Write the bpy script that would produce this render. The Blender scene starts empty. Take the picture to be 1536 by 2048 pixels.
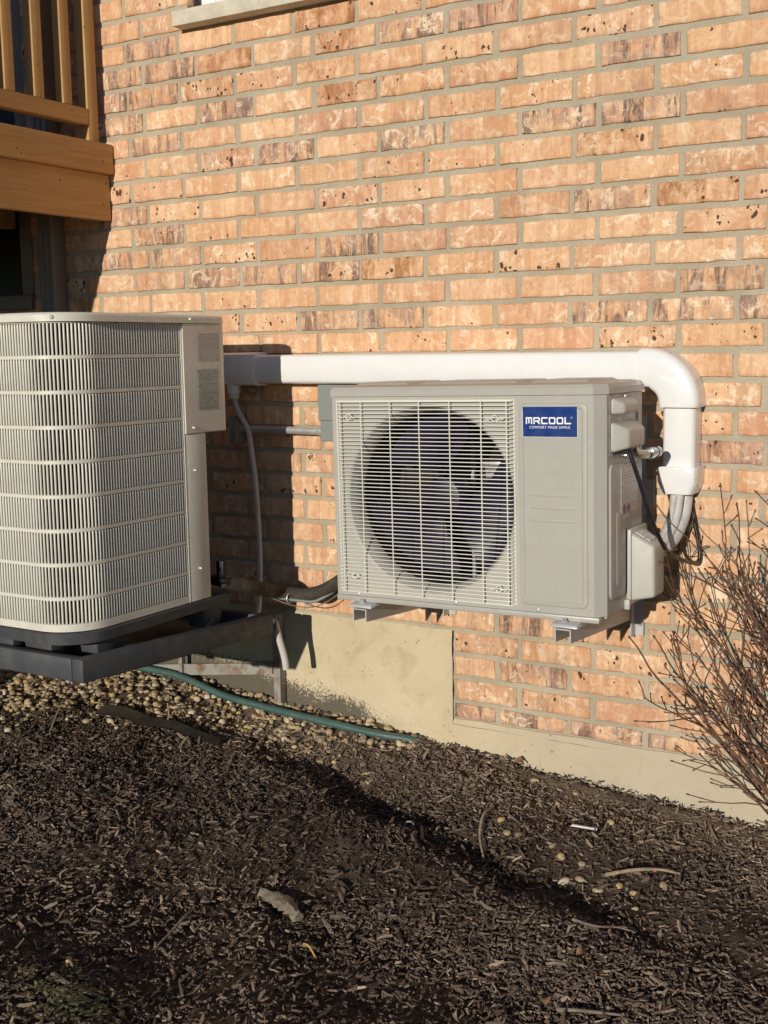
import bpy, bmesh, math, random
import numpy as np
from mathutils import Vector, Matrix

random.seed(7)
RNG = np.random.default_rng(7)
S = bpy.context.scene
COL = S.collection
PI = math.pi

# ------------------------------------------------------------------ camera
cam_d = bpy.data.cameras.new('camera')
cam = bpy.data.objects.new('camera', cam_d)
COL.objects.link(cam)
cr, cu, cf = (0.8598, 0.5104, -0.0151), (-0.0562, 0.1241, 0.9907), (-0.5075, 0.851, -0.1354)
M = Matrix(((cr[0], cu[0], -cf[0]), (cr[1], cu[1], -cf[1]), (cr[2], cu[2], -cf[2])))
cam.matrix_world = Matrix.Translation((2.5199, -2.7558, 1.1443)) @ M.to_4x4()
cam_d.sensor_fit = 'VERTICAL'
cam_d.sensor_height = 24.0
cam_d.lens = 24.0 * 2345.6 / 2048.0
cam_d.clip_start = 0.05
cam_d.clip_end = 1000
S.camera = cam

# ------------------------------------------------------------------ sky, sun, exposure
SUN_K, SUN_E = 0.082, 0.222              # sideways and downward run of the light for each metre towards the wall
sun_el = math.atan2(SUN_E, math.hypot(1, SUN_K))
W = bpy.data.worlds.new('World')
S.world = W
W.use_nodes = True
wn = W.node_tree.nodes
wl = W.node_tree.links
wn.clear()
sky = wn.new('ShaderNodeTexSky')
sky.sky_type = 'NISHITA'
sky.sun_disc = False
sky.sun_elevation = sun_el
sky.sun_rotation = PI - math.atan(SUN_K)
sky.air_density = 1.0
sky.dust_density = 0.0
sky.ozone_density = 4.0
bg = wn.new('ShaderNodeBackground')
bg.inputs['Strength'].default_value = 0.078
wo = wn.new('ShaderNodeOutputWorld')
wl.new(sky.outputs[0], bg.inputs['Color'])
wl.new(bg.outputs[0], wo.inputs['Surface'])
sun_d = bpy.data.lights.new('sun', 'SUN')
sun_d.energy = 3.7
sun_d.angle = math.radians(0.53)
sun_d.color = (1.0, 0.925, 0.80)
sun = bpy.data.objects.new('sun', sun_d)
COL.objects.link(sun)
sun.rotation_euler = Vector((-SUN_K, 1, -SUN_E)).to_track_quat('-Z', 'Y').to_euler()
sun.location = (0.5, -6, 4)
S.view_settings.view_transform = 'Standard'
S.view_settings.look = 'None'
S.view_settings.exposure = 0.0
S.view_settings.gamma = 1.0
S.view_settings.use_curve_mapping = False
S.render.engine = 'CYCLES'


# ------------------------------------------------------------------ materials
def newmat(name):
    m = bpy.data.materials.new(name)
    m.use_nodes = True
    nt = m.node_tree
    for n in list(nt.nodes):
        nt.nodes.remove(n)
    out = nt.nodes.new('ShaderNodeOutputMaterial')
    b = nt.nodes.new('ShaderNodeBsdfPrincipled')
    nt.links.new(b.outputs[0], out.inputs['Surface'])
    return m, nt, b


class NT:
    """small helper to write node trees tersely"""
    def __init__(s, nt):
        s.nt = nt

    def n(s, typ, **kw):
        node = s.nt.nodes.new(typ)
        for k, v in kw.items():
            if hasattr(node, k):
                setattr(node, k, v)
            else:
                s.put(node.inputs[k], v)
        return node

    def put(s, inp, v):
        if hasattr(v, 'is_linked') or isinstance(v, bpy.types.NodeSocket):
            s.nt.links.new(v, inp)
        else:
            if isinstance(v, tuple) and len(v) == 3 and inp.type == 'RGBA':
                v = (*v, 1)
            inp.default_value = v

    def pos(s):
        return s.n('ShaderNodeNewGeometry').outputs['Position']

    def objc(s):
        return s.n('ShaderNodeTexCoord').outputs['Object']

    def scale(s, vec, sc, off=None):
        m = s.n('ShaderNodeMapping')
        s.put(m.inputs['Vector'], vec)
        m.inputs['Scale'].default_value = sc if isinstance(sc, tuple) else (sc, sc, sc)
        return m.outputs[0]

    def vadd(s, a, b):
        m = s.n('ShaderNodeVectorMath', operation='ADD')
        s.put(m.inputs[0], a)
        s.put(m.inputs[1], b)
        return m.outputs[0]

    def noise(s, vec, sc, detail=4, rough=0.55, out=0, dist=0.0):
        m = s.n('ShaderNodeTexNoise')
        s.put(m.inputs['Vector'], vec)
        m.inputs['Scale'].default_value = sc
        m.inputs['Detail'].default_value = detail
        m.inputs['Roughness'].default_value = rough
        m.inputs['Distortion'].default_value = dist
        return m.outputs[out]

    def voro(s, vec, sc, feature='F1', out=0, rnd=1.0):
        m = s.n('ShaderNodeTexVoronoi', feature=feature)
        s.put(m.inputs['Vector'], vec)
        m.inputs['Scale'].default_value = sc
        m.inputs['Randomness'].default_value = rnd
        return m.outputs[out]

    def math(s, op, a, b=0.0, clamp=False):
        m = s.n('ShaderNodeMath', operation=op)
        m.use_clamp = clamp
        s.put(m.inputs[0], a)
        s.put(m.inputs[1], b)
        return m.outputs[0]

    def ramp(s, v, lo, hi, a=0.0, b=1.0):
        m = s.n('ShaderNodeMapRange')
        m.interpolation_type = 'SMOOTHSTEP'
        s.put(m.inputs['Value'], v)
        for k, x in (('From Min', lo), ('From Max', hi), ('To Min', a), ('To Max', b)):
            s.put(m.inputs[k], x)
        return m.outputs[0]

    def mix(s, f, a, b, typ='MIX'):
        m = s.n('ShaderNodeMixRGB', blend_type=typ)
        s.put(m.inputs[0], f)
        s.put(m.inputs[1], a)
        s.put(m.inputs[2], b)
        return m.outputs[0]

    def sep(s, v):
        return s.n('ShaderNodeSeparateXYZ', Vector=v).outputs

    def bump(s, h, strength, dist=0.002, normal=None):
        m = s.n('ShaderNodeBump')
        s.put(m.inputs['Height'], h)
        m.inputs['Strength'].default_value = strength
        m.inputs['Distance'].default_value = dist
        if normal is not None:
            s.put(m.inputs['Normal'], normal)
        return m.outputs[0]

    def attr(s, name):
        return s.n('ShaderNodeAttribute', attribute_name=name)


def plain(name, col, rough=0.5, metal=0.0, var=0.08, scale=14.0, bump=0.15, bscale=90.0, dirt=None, dirt_amt=0.3,
          dirt_scale=9.0, coat=0.0, spec=0.5, bdist=0.001):
    """paint, plastic or metal with slow tonal drift, fine relief and an optional film of dirt"""
    m, nt, b = newmat(name)
    t = NT(nt)
    p = t.pos()
    n1 = t.noise(p, scale, 5, 0.6)
    k = t.ramp(n1, 0.25, 0.75, 1 - var, 1 + var)
    c = t.mix(1.0, (*col, 1), (1, 1, 1, 1), 'MULTIPLY')
    mm = t.n('ShaderNodeVectorMath', operation='SCALE')
    t.put(mm.inputs[0], c)
    t.put(mm.inputs['Scale'], k)
    c = mm.outputs[0]
    if dirt:
        d1 = t.noise(p, dirt_scale, 6, 0.7, dist=0.6)
        d = t.ramp(d1, 0.48, 0.72, 0.0, dirt_amt)
        c = t.mix(d, c, (*dirt, 1))
    t.put(b.inputs['Base Color'], c)
    r2 = t.noise(p, 40, 3, 0.5)
    t.put(b.inputs['Roughness'], t.ramp(r2, 0.3, 0.7, max(0.02, rough - 0.07), min(1, rough + 0.07)))
    b.inputs['Metallic'].default_value = metal
    b.inputs['Specular IOR Level'].default_value = spec
    b.inputs['Coat Weight'].default_value = coat
    if bump:
        t.put(b.inputs['Normal'], t.bump(t.noise(p, bscale, 3, 0.5), bump, bdist))
    return m


def brick_mat():
    m, nt, b = newmat('fired_clay_brick')
    t = NT(nt)
    a1 = t.attr('brick_a')          # r random, g dark smear, b rust
    a2 = t.attr('brick_b')          # r pits, g pale wash, b random
    s1 = t.sep(a1.outputs['Vector'])
    s2 = t.sep(a2.outputs['Vector'])
    off = t.n('ShaderNodeCombineXYZ')
    t.put(off.inputs[0], t.math('MULTIPLY', s1[0], 57.0))
    t.put(off.inputs[1], t.math('MULTIPLY', s2[2], 41.0))
    t.put(off.inputs[2], t.math('MULTIPLY', s1[0], 23.0))
    p = t.vadd(t.pos(), off.outputs[0])
    c = t.mix(s1[0], (0.67, 0.368, 0.195, 1), (0.755, 0.472, 0.270, 1))
    c = t.mix(t.ramp(s2[2], 0.55, 1.0, 0, 0.75), c, (0.61, 0.335, 0.215, 1))
    lo = t.noise(p, 11, 3, 0.6, dist=0.8)
    c = t.mix(t.ramp(lo, 0.38, 0.66, 0, 0.6), c, (0.79, 0.52, 0.32, 1))
    lo2 = t.noise(t.vadd(p, (9, 4, 2)), 16, 4, 0.6, dist=0.5)
    c = t.mix(t.ramp(lo2, 0.55, 0.75, 0, 0.45), c, (0.54, 0.27, 0.155, 1))
    # upright drag marks from the wire cut
    st = t.noise(t.scale(p, (150, 30, 14)), 1.0, 4, 0.65)
    c = t.mix(t.ramp(st, 0.5, 0.70, 0, 0.28), c, (0.42, 0.20, 0.105, 1))
    st2 = t.noise(t.scale(p, (85, 30, 10)), 1.0, 4, 0.65, dist=0.7)
    c = t.mix(t.ramp(st2, 0.54, 0.68, 0, 0.40), c, (0.84, 0.64, 0.45, 1))
    # blotchy fired skin
    mo1 = t.noise(t.vadd(p, (1, 6, 2)), 42, 8, 0.78, dist=0.5)
    c = t.mix(t.ramp(mo1, 0.52, 0.66, 0, 0.55), c, (0.46, 0.235, 0.135, 1))
    mo2 = t.noise(t.vadd(p, (7, 2, 9)), 34, 8, 0.78, dist=0.6)
    c = t.mix(t.ramp(mo2, 0.53, 0.66, 0, 0.55), c, (0.85, 0.66, 0.475, 1))
    gr = t.noise(p, 420, 3, 0.7)
    c = t.mix(t.ramp(gr, 0.55, 0.72, 0, 0.45), c, (0.36, 0.19, 0.11, 1))
    # rust toned burn
    ru = t.noise(t.scale(p, (26, 10, 12)), 1.0, 5, 0.7, dist=0.4)
    c = t.mix(t.math('MULTIPLY', t.ramp(ru, 0.42, 0.66, 0, 0.9), s1[2]), c, (0.30, 0.105, 0.022, 1))
    # smoky dark flashing in upright streaks
    dk = t.noise(t.scale(p, (30, 10, 5.5)), 1.0, 6, 0.72, dist=0.9)
    dk2 = t.noise(t.scale(p, (170, 60, 40)), 1.0, 4, 0.7)
    dkf = t.math('MULTIPLY', t.ramp(dk, 0.47, 0.60, 0, 1.0), t.ramp(dk2, 0.25, 0.6, 0.4, 1.0))
    c = t.mix(t.math('MULTIPLY', dkf, s1[1]), c, (0.085, 0.066, 0.066, 1))
    pu = t.noise(t.vadd(p, (3, 1, 8)), 22, 4, 0.6)
    c = t.mix(t.math('MULTIPLY', t.ramp(pu, 0.42, 0.6, 0, 0.6), s1[1]), c, (0.38, 0.25, 0.205, 1))
    # pale lime wash and scuffs
    pw = t.noise(t.vadd(p, (31, 7, 5)), 26, 7, 0.75, dist=1.3)
    c = t.mix(t.math('MULTIPLY', t.ramp(pw, 0.515, 0.61, 0, 0.85), s2[1]), c, (0.86, 0.72, 0.54, 1))
    pw2 = t.noise(t.vadd(p, (11, 17, 3)), 95, 4, 0.7, dist=2.2)
    c = t.mix(t.ramp(pw2, 0.63, 0.69, 0, 0.40), c, (0.86, 0.71, 0.52, 1))
    # iron spot pits
    blk = t.noise(t.scale(t.vadd(p, (2, 8, 4)), (36, 1, 4)), 1.0, 2, 0.5)
    c = t.mix(t.ramp(blk, 0.48, 0.53, 0, 0.60), c, t.mix(1.0, c, (0.86, 0.76, 0.70, 1), 'MULTIPLY'))
    wob = t.n('ShaderNodeTexNoise')
    t.put(wob.inputs['Vector'], p)
    wob.inputs['Scale'].default_value = 70
    wv = t.n('ShaderNodeVectorMath', operation='SCALE')
    t.put(wv.inputs[0], wob.outputs['Color'])
    wv.inputs['Scale'].default_value = 0.016
    vv = t.n('ShaderNodeTexVoronoi')
    t.put(vv.inputs['Vector'], t.scale(t.vadd(p, wv.outputs[0]), (1, 1, 0.75)))
    vv.inputs['Scale'].default_value = 78
    v = vv.outputs['Distance']
    vr = t.sep(vv.outputs['Color'])[0]
    gate = t.noise(t.vadd(p, (5, 5, 5)), 16, 3, 0.6)
    thr = t.math('MULTIPLY', t.math('MULTIPLY', t.ramp(gate, 0.40, 0.66, 0.0, 0.62), s2[0]), t.math('POWER', vr, 1.6))
    pit = t.math('LESS_THAN', t.math('ADD', v, t.math('MULTIPLY', t.noise(p, 300, 2), 0.10)), t.math('ADD', thr, 0.06))
    c = t.mix(t.math('MULTIPLY', pit, 0.9), c, (0.040, 0.018, 0.012, 1))
    t.put(b.inputs['Base Color'], c)
    b.inputs['Roughness'].default_value = 0.86
    b.inputs['Specular IOR Level'].default_value = 0.25
    h = t.math('ADD', t.noise(t.scale(p, (220, 220, 60)), 1.0, 5, 0.7), t.math('MULTIPLY', t.noise(p, 40, 4), 0.9))
    h = t.math('SUBTRACT', h, t.math('MULTIPLY', pit, 0.9))
    t.put(b.inputs['Normal'], t.bump(h, 0.45, 0.0022))
    return m


def mortar_mat():
    m, nt, b = newmat('mortar')
    t = NT(nt)
    p = t.pos()
    c = t.mix(t.ramp(t.noise(p, 5, 4, 0.6), 0.35, 0.65), (0.42, 0.365, 0.27, 1), (0.52, 0.455, 0.345, 1))
    c = t.mix(t.ramp(t.noise(p, 260, 4, 0.7), 0.45, 0.75, 0, 0.5), c, (0.26, 0.22, 0.15, 1))
    c = t.mix(t.ramp(t.noise(p, 34, 5, 0.7), 0.6, 0.75, 0, 0.5), c, (0.54, 0.48, 0.37, 1))
    t.put(b.inputs['Base Color'], c)
    b.inputs['Roughness'].default_value = 0.95
    b.inputs['Specular IOR Level'].default_value = 0.15
    h = t.math('ADD', t.noise(p, 420, 4, 0.7), t.math('MULTIPLY', t.noise(p, 55, 4, 0.6), 2.0))
    t.put(b.inputs['Normal'], t.bump(h, 0.8, 0.003))
    return m


def concrete_mat():
    m, nt, b = newmat('cast_concrete')
    t = NT(nt)
    p = t.pos()
    c = t.mix(t.ramp(t.noise(p, 3.5, 6, 0.65), 0.3, 0.7), (0.545, 0.45, 0.295, 1), (0.62, 0.525, 0.36, 1))
    c = t.mix(t.ramp(t.noise(t.vadd(p, (4, 2, 7)), 11, 6, 0.7, dist=0.7), 0.5, 0.72, 0, 0.5), c, (0.42, 0.315, 0.19, 1))
    c = t.mix(t.ramp(t.noise(t.scale(p, (9, 9, 30)), 1.0, 5, 0.7), 0.55, 0.75, 0, 0.35), c, (0.66, 0.57, 0.42, 1))
    c = t.mix(t.ramp(t.math('ADD', t.sep(p)[0], t.math('MULTIPLY', t.noise(p, 5, 4), 0.5)), 1.2, 1.75, 0, 0.55), c, (0.44, 0.39, 0.315, 1))
    v = t.voro(p, 48)
    gate = t.noise(t.vadd(p, (5, 1, 5)), 7, 3, 0.6)
    pit = t.math('LESS_THAN', t.math('ADD', v, t.math('MULTIPLY', t.noise(p, 160, 2), 0.12)), t.ramp(gate, 0.42, 0.70, 0.06, 0.24))
    c = t.mix(t.math('MULTIPLY', pit, 0.6), c, (0.20, 0.14, 0.08, 1))
    fg = t.noise(p, 240, 4, 0.7)
    c = t.mix(t.ramp(fg, 0.55, 0.75, 0, 0.35), c, (0.34, 0.26, 0.16, 1))
    rs = t.noise(t.scale(t.vadd(p, (3, 3, 3)), (16, 16, 5)), 1.0, 5, 0.7, dist=0.6)
    c = t.mix(t.ramp(rs, 0.56, 0.72, 0, 0.38), c, (0.38, 0.27, 0.15, 1))
    # speckled tar left along the soil line, over the low end
    xyz = t.sep(p)
    line = t.math('SUBTRACT', t.math('SUBTRACT', 0.318, t.math('MULTIPLY', xyz[0], 0.175)), xyz[2])
    edge = t.math('ADD', t.math('MULTIPLY', line, 11.0), t.math('MULTIPLY', t.math('SUBTRACT', t.noise(p, 150, 4, 0.8), 0.5), 2.6))
    edge = t.math('ADD', edge, t.math('MULTIPLY', t.math('SUBTRACT', t.noise(p, 9, 3, 0.5), 0.5), 1.2))
    tar = t.ramp(edge, 0.35, 0.55, 0, 0.88)
    tar = t.math('MULTIPLY', tar, t.ramp(xyz[0], 0.78, 0.95, 1, 0))
    c = t.mix(tar, c, (0.062, 0.055, 0.045, 1))
    wp = t.noise(t.vadd(p, (14, 3, 1)), 20, 5, 0.7, dist=1.5)
    c = t.mix(t.math('MULTIPLY', t.ramp(wp, 0.72, 0.76, 0, 0.7), t.ramp(xyz[0], 1.3, 1.6, 0, 1)), c, (0.78, 0.74, 0.68, 1))
    t.put(b.inputs['Base Color'], c)
    b.inputs['Roughness'].default_value = 0.93
    b.inputs['Specular IOR Level'].default_value = 0.2
    h = t.math('ADD', t.noise(p, 190, 5, 0.7), t.math('MULTIPLY', t.noise(p, 22, 5, 0.6), 2.5))
    h = t.math('SUBTRACT', h, pit)
    t.put(b.inputs['Normal'], t.bump(h, 0.5, 0.003))
    return m


def soil_mat():
    m, nt, b = newmat('damp_soil')
    t = NT(nt)
    p = t.pos()
    c = t.mix(t.ramp(t.noise(p, 6, 6, 0.7), 0.35, 0.68), (0.036, 0.025, 0.018, 1), (0.115, 0.084, 0.060, 1))
    c = t.mix(t.ramp(t.noise(p, 130, 4, 0.7), 0.55, 0.75, 0, 0.7), c, (0.19, 0.145, 0.105, 1))
    yy = t.sep(p)[1]
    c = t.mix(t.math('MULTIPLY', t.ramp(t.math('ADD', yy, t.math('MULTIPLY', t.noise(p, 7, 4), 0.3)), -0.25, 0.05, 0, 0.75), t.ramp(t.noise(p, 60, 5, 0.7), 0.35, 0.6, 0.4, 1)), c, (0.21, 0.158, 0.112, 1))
    # beyond the bed the yard is lawn
    y = t.sep(p)[1]
    n = t.noise(p, 1.3, 4, 0.6)
    g = t.ramp(t.math('ADD', y, t.math('MULTIPLY', n, 0.6)), -3.4, -3.0, 1, 0)
    gc = t.mix(t.noise(p, 30, 4, 0.7), (0.045, 0.06, 0.018, 1), (0.11, 0.10, 0.04, 1))
    c = t.mix(g, c, gc)
    t.put(b.inputs['Base Color'], c)
    b.inputs['Roughness'].default_value = 1.0
    b.inputs['Specular IOR Level'].default_value = 0.1
    h = t.math('ADD', t.noise(p, 160, 5, 0.75), t.math('MULTIPLY', t.noise(p, 40, 4, 0.6), 2.0))
    t.put(b.inputs['Normal'], t.bump(h, 0.9, 0.006))
    return m


def chip_mat(name, stops, rough=0.9):
    """colour of each loose piece comes from its own random number"""
    m, nt, b = newmat(name)
    t = NT(nt)
    p = t.pos()
    a = t.attr('piece')
    s = t.sep(a.outputs['Vector'])
    r = t.n('ShaderNodeValToRGB')
    r.color_ramp.interpolation = 'LINEAR'
    els = r.color_ramp.elements
    els[0].position, els[0].color = stops[0][0], (*stops[0][1], 1)
    els[1].position, els[1].color = stops[1][0], (*stops[1][1], 1)
    for q, c in stops[2:]:
        e = els.new(q)
        e.color = (*c, 1)
    t.put(r.inputs[0], s[0])
    c = r.outputs[0]
    n = t.noise(p, 300, 3, 0.7)
    mm = t.n('ShaderNodeVectorMath', operation='SCALE')
    t.put(mm.inputs[0], c)
    t.put(mm.inputs['Scale'], t.ramp(n, 0.3, 0.7, 0.62, 1.25))
    t.put(b.inputs['Base Color'], mm.outputs[0])
    b.inputs['Roughness'].default_value = rough
    b.inputs['Specular IOR Level'].default_value = 0.25
    t.put(b.inputs['Normal'], t.bump(n, 0.4, 0.0012))
    return m


def wood_mat(name, col, dark, axis=(60, 3, 60)):
    m, nt, b = newmat(name)
    t = NT(nt)
    p = t.pos()
    g = t.noise(t.scale(p, axis), 1.0, 5, 0.7, dist=0.6)
    c = t.mix(t.ramp(g, 0.35, 0.7), (*col, 1), (*dark, 1))
    c = t.mix(t.ramp(t.noise(p, 7, 4, 0.6), 0.45, 0.75, 0, 0.4), c, (*[x * 0.7 for x in col], 1))
    v = t.voro(p, 21)
    c = t.mix(t.math('MULTIPLY', t.math('LESS_THAN', v, 0.055), 0.85), c, (0.03, 0.015, 0.006, 1))
    t.put(b.inputs['Base Color'], c)
    b.inputs['Roughness'].default_value = 0.72
    b.inputs['Specular IOR Level'].default_value = 0.3
    t.put(b.inputs['Normal'], t.bump(g, 0.35, 0.0018))
    return m


def print_mat(name, paper, ink, row=0.0042, width=0.02, dens=0.45, horiz='y', rough=0.4):
    """a printed sticker: rows of small ink words on paper"""
    m, nt, b = newmat(name)
    t = NT(nt)
    o = t.objc()
    x = t.sep(o)
    cv = t.n('ShaderNodeCombineXYZ')
    t.put(cv.inputs[0], x[1] if horiz == 'y' else x[0])
    t.put(cv.inputs[1], x[2])
    br = t.n('ShaderNodeTexBrick')
    t.put(br.inputs['Vector'], cv.outputs[0])
    br.inputs['Scale'].default_value = 1.0
    br.inputs['Brick Width'].default_value = width
    br.inputs['Row Height'].default_value = row
    br.inputs['Mortar Size'].default_value = row * 0.24
    br.inputs['Mortar Smooth'].default_value = 0.0
    t.put(br.inputs['Color1'], (1, 1, 1, 1))
    t.put(br.inputs['Color2'], (0, 0, 0, 1))
    t.put(br.inputs['Mortar'], (1, 1, 1, 1))
    nz = t.noise(t.scale(cv.outputs[0], (1 / (row * 1.2), 1 / (row * 0.8), 1)), 1.0, 3, 0.6)
    mk = t.math('MULTIPLY', t.math('SUBTRACT', 1.0, br.outputs['Color']), t.ramp(nz, 0.4, 0.55))
    c = t.mix(t.math('MULTIPLY', mk, dens), (*paper, 1), (*ink, 1))
    t.put(b.inputs['Base Color'], c)
    b.inputs['Roughness'].default_value = rough
    return m


MT = dict(
    brick=brick_mat(), mortar=mortar_mat(), concrete=concrete_mat(), soil=soil_mat(),
    mulch=chip_mat('wood_mulch', [(0.0, (0.040, 0.026, 0.018)), (1.0, (0.60, 0.47, 0.32)), (0.5, (0.165, 0.117, 0.086)),
                                  (0.8, (0.26, 0.192, 0.142)), (0.965, (0.38, 0.285, 0.20))], 0.92),
    pebble=chip_mat('river_pebbles', [(0.0, (0.17, 0.13, 0.09)), (1.0, (0.60, 0.52, 0.40)), (0.35, (0.40, 0.315, 0.20)),
                                      (0.7, (0.48, 0.345, 0.16))], 0.6),
    unit=plain('beige_enamel', (0.405, 0.388, 0.348), 0.38, var=0.03, bump=0.05, bscale=200),
    unit_plastic=plain('beige_plastic', (0.47, 0.455, 0.41), 0.48, var=0.04, bump=0.06, bscale=220),
    wire=plain('grille_wire_enamel', (0.70, 0.68, 0.60), 0.4, var=0.03, bump=0),
    cond=plain('condenser_enamel', (0.66, 0.635, 0.55), 0.42, var=0.05, bump=0.05, dirt=(0.36, 0.32, 0.24), dirt_amt=0.25),
    cond_fin=plain('condenser_louvre_enamel', (0.68, 0.655, 0.57), 0.4, var=0.05, bump=0, dirt=(0.38, 0.34, 0.26), dirt_amt=0.2),
    coil=plain('dark_coil', (0.008, 0.008, 0.010), 0.5, 0.3, var=0.3, bump=0.6, bscale=350),
    cavity=plain('dark_casing_inside', (0.007, 0.006, 0.010), 0.6, bump=0),
    blade=plain('navy_fan_plastic', (0.007, 0.005, 0.026), 0.42, var=0.1, bump=0.05, spec=0.4),
    steel=plain('galvanised_steel', (0.60, 0.60, 0.60), 0.34, 0.5, var=0.12, scale=30, bump=0.05),
    chrome=plain('plated_fitting', (0.42, 0.44, 0.46), 0.22, 0.95, var=0.1, bump=0),
    zinc=plain('zinc_painted_steel', (0.50, 0.50, 0.485), 0.42, 0.15, var=0.06, bump=0.05),
    slate=plain('slate_grey_plastic', (0.050, 0.054, 0.060), 0.62, var=0.18, bump=0.25, bscale=60, dirt=(0.15, 0.135, 0.11), dirt_amt=0.35),
    white=plain('white_vinyl', (0.79, 0.785, 0.78), 0.15, var=0.02, bump=0.03, bscale=30, coat=0.25, dirt=(0.62, 0.55, 0.45), dirt_amt=0.12, dirt_scale=20),
    greybox=plain('grey_enamel_box', (0.235, 0.25, 0.235), 0.45, var=0.05, bump=0.05),
    tube=plain('translucent_drain_tube', (0.58, 0.55, 0.52), 0.35, var=0.08, bump=0.1),
    wrap=plain('white_tape_wrap', (0.50, 0.48, 0.46), 0.5, var=0.12, scale=40, bump=0.6, bscale=70, bdist=0.003),
    rubber=plain('black_rubber', (0.012, 0.012, 0.013), 0.42, bump=0.1),
    foam=plain('weathered_black_foam', (0.045, 0.036, 0.027), 0.85, var=0.4, bump=0.7, bscale=80, dirt=(0.16, 0.12, 0.075), dirt_amt=0.5, dirt_scale=30, bdist=0.003),
    hose=plain('green_garden_hose', (0.050, 0.105, 0.095), 0.5, var=0.12, bump=0.2, dirt=(0.15, 0.17, 0.14), dirt_amt=0.4, dirt_scale=22),
    rust=plain('rusting_painted_steel', (0.29, 0.275, 0.245), 0.7, 0.0, var=0.15, bump=0.4, bscale=120, dirt=(0.17, 0.058, 0.014), dirt_amt=1.0, dirt_scale=17),
    cedar=wood_mat('brown_stained_cedar', (0.56, 0.335, 0.135), (0.45, 0.255, 0.098)),
    cedar_up=wood_mat('brown_stained_cedar_upright', (0.56, 0.335, 0.135), (0.45, 0.255, 0.098), (60, 60, 3)),
    downspout=plain('bronze_grey_aluminium', (0.20, 0.175, 0.155), 0.45, 0.1, var=0.06, bump=0.05),
    stone=plain('limestone', (0.60, 0.545, 0.44), 0.9, var=0.12, scale=20, bump=0.7, bscale=130, dirt=(0.42, 0.36, 0.26), dirt_amt=0.5, dirt_scale=25, bdist=0.003),
    vinyl=plain('white_window_vinyl', (0.78, 0.79, 0.80), 0.3, bump=0),
    bark=plain('grey_brown_bark', (0.125, 0.066, 0.040), 0.8, var=0.4, scale=60, bump=0.5, bscale=300),
    drywood=plain('pale_dry_wood', (0.30, 0.225, 0.145), 0.85, var=0.3, scale=60, bump=0.5, bscale=200),
    oldwood=plain('grey_weathered_wood', (0.20, 0.165, 0.12), 0.9, var=0.35, scale=40, bump=0.8, bscale=160, bdist=0.003),
    weed=plain('dull_green_weed', (0.17, 0.165, 0.075), 0.8, var=0.35, scale=60, bump=0),
    leaf=plain('dry_brown_leaf', (0.30, 0.17, 0.095), 0.8, var=0.3, scale=60, bump=0.3),
    straw=plain('yellow_straw', (0.55, 0.36, 0.12), 0.7, var=0.2, bump=0),
    chalk=plain('white_plastic_scrap', (0.72, 0.72, 0.72), 0.5, bump=0),
    red=plain('red_plastic_scrap', (0.5, 0.045, 0.055), 0.5, bump=0),
    film=plain('black_plastic_sheet', (0.030, 0.028, 0.024), 0.5, var=0.4, bump=0.5, bscale=30, dirt=(0.12, 0.095, 0.06), dirt_amt=0.4, bdist=0.004),
    blue=plain('royal_blue_print', (0.002, 0.030, 0.175), 0.35, var=0.02, bump=0),
    ink_white=plain('white_print', (0.86, 0.86, 0.86), 0.4, var=0.0, bump=0),
    moss=plain('moss_and_grit', (0.085, 0.075, 0.035), 0.95, var=0.5, scale=70, bump=0.9, bscale=120, bdist=0.004),
    lab_strip=print_mat('warning_strip_print', (0.36, 0.36, 0.38), (0.05, 0.05, 0.09), 0.006, 0.02, 0.8),
    lab_spec=print_mat('specification_print', (0.46, 0.445, 0.44), (0.08, 0.08, 0.12), 0.0062, 0.035, 0.8),
    lab_bar=print_mat('barcode_print', (0.62, 0.62, 0.62), (0.02, 0.02, 0.03), 0.006, 0.05, 0.9),
    lab_plate=print_mat('nameplate_print', (0.34, 0.345, 0.30), (0.03, 0.03, 0.03), 0.0055, 0.022, 0.9),
    lab_warn=print_mat('faded_notice_print', (0.36, 0.34, 0.30), (0.55, 0.53, 0.48), 0.0062, 0.026, 0.9),
    ink_dark=plain('dark_print', (0.05, 0.045, 0.07), 0.5, bump=0),
    ink_pink=plain('faded_pink_print', (0.45, 0.36, 0.37), 0.5, bump=0),
)
gm, gnt, gb = newmat('dark_window_glass')
gb.inputs['Base Color'].default_value = (0.012, 0.013, 0.015, 1)
gb.inputs['Roughness'].default_value = 0.25
gb.inputs['Specular IOR Level'].default_value = 0.12
MT['glass'] = gm


# ------------------------------------------------------------------ mesh helpers
WORLD_LOC = {}


def root(name, loc, label, cat, group=None):
    o = bpy.data.objects.new(name, None)
    o.empty_display_size = 0.05
    o.location = loc
    COL.objects.link(o)
    WORLD_LOC[o] = Vector(loc)
    return tag(o, label, cat, group)


def tag(o, label, cat, group=None):
    o['label'] = label
    o['category'] = cat
    if group:
        o['group'] = group
    return o


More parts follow.
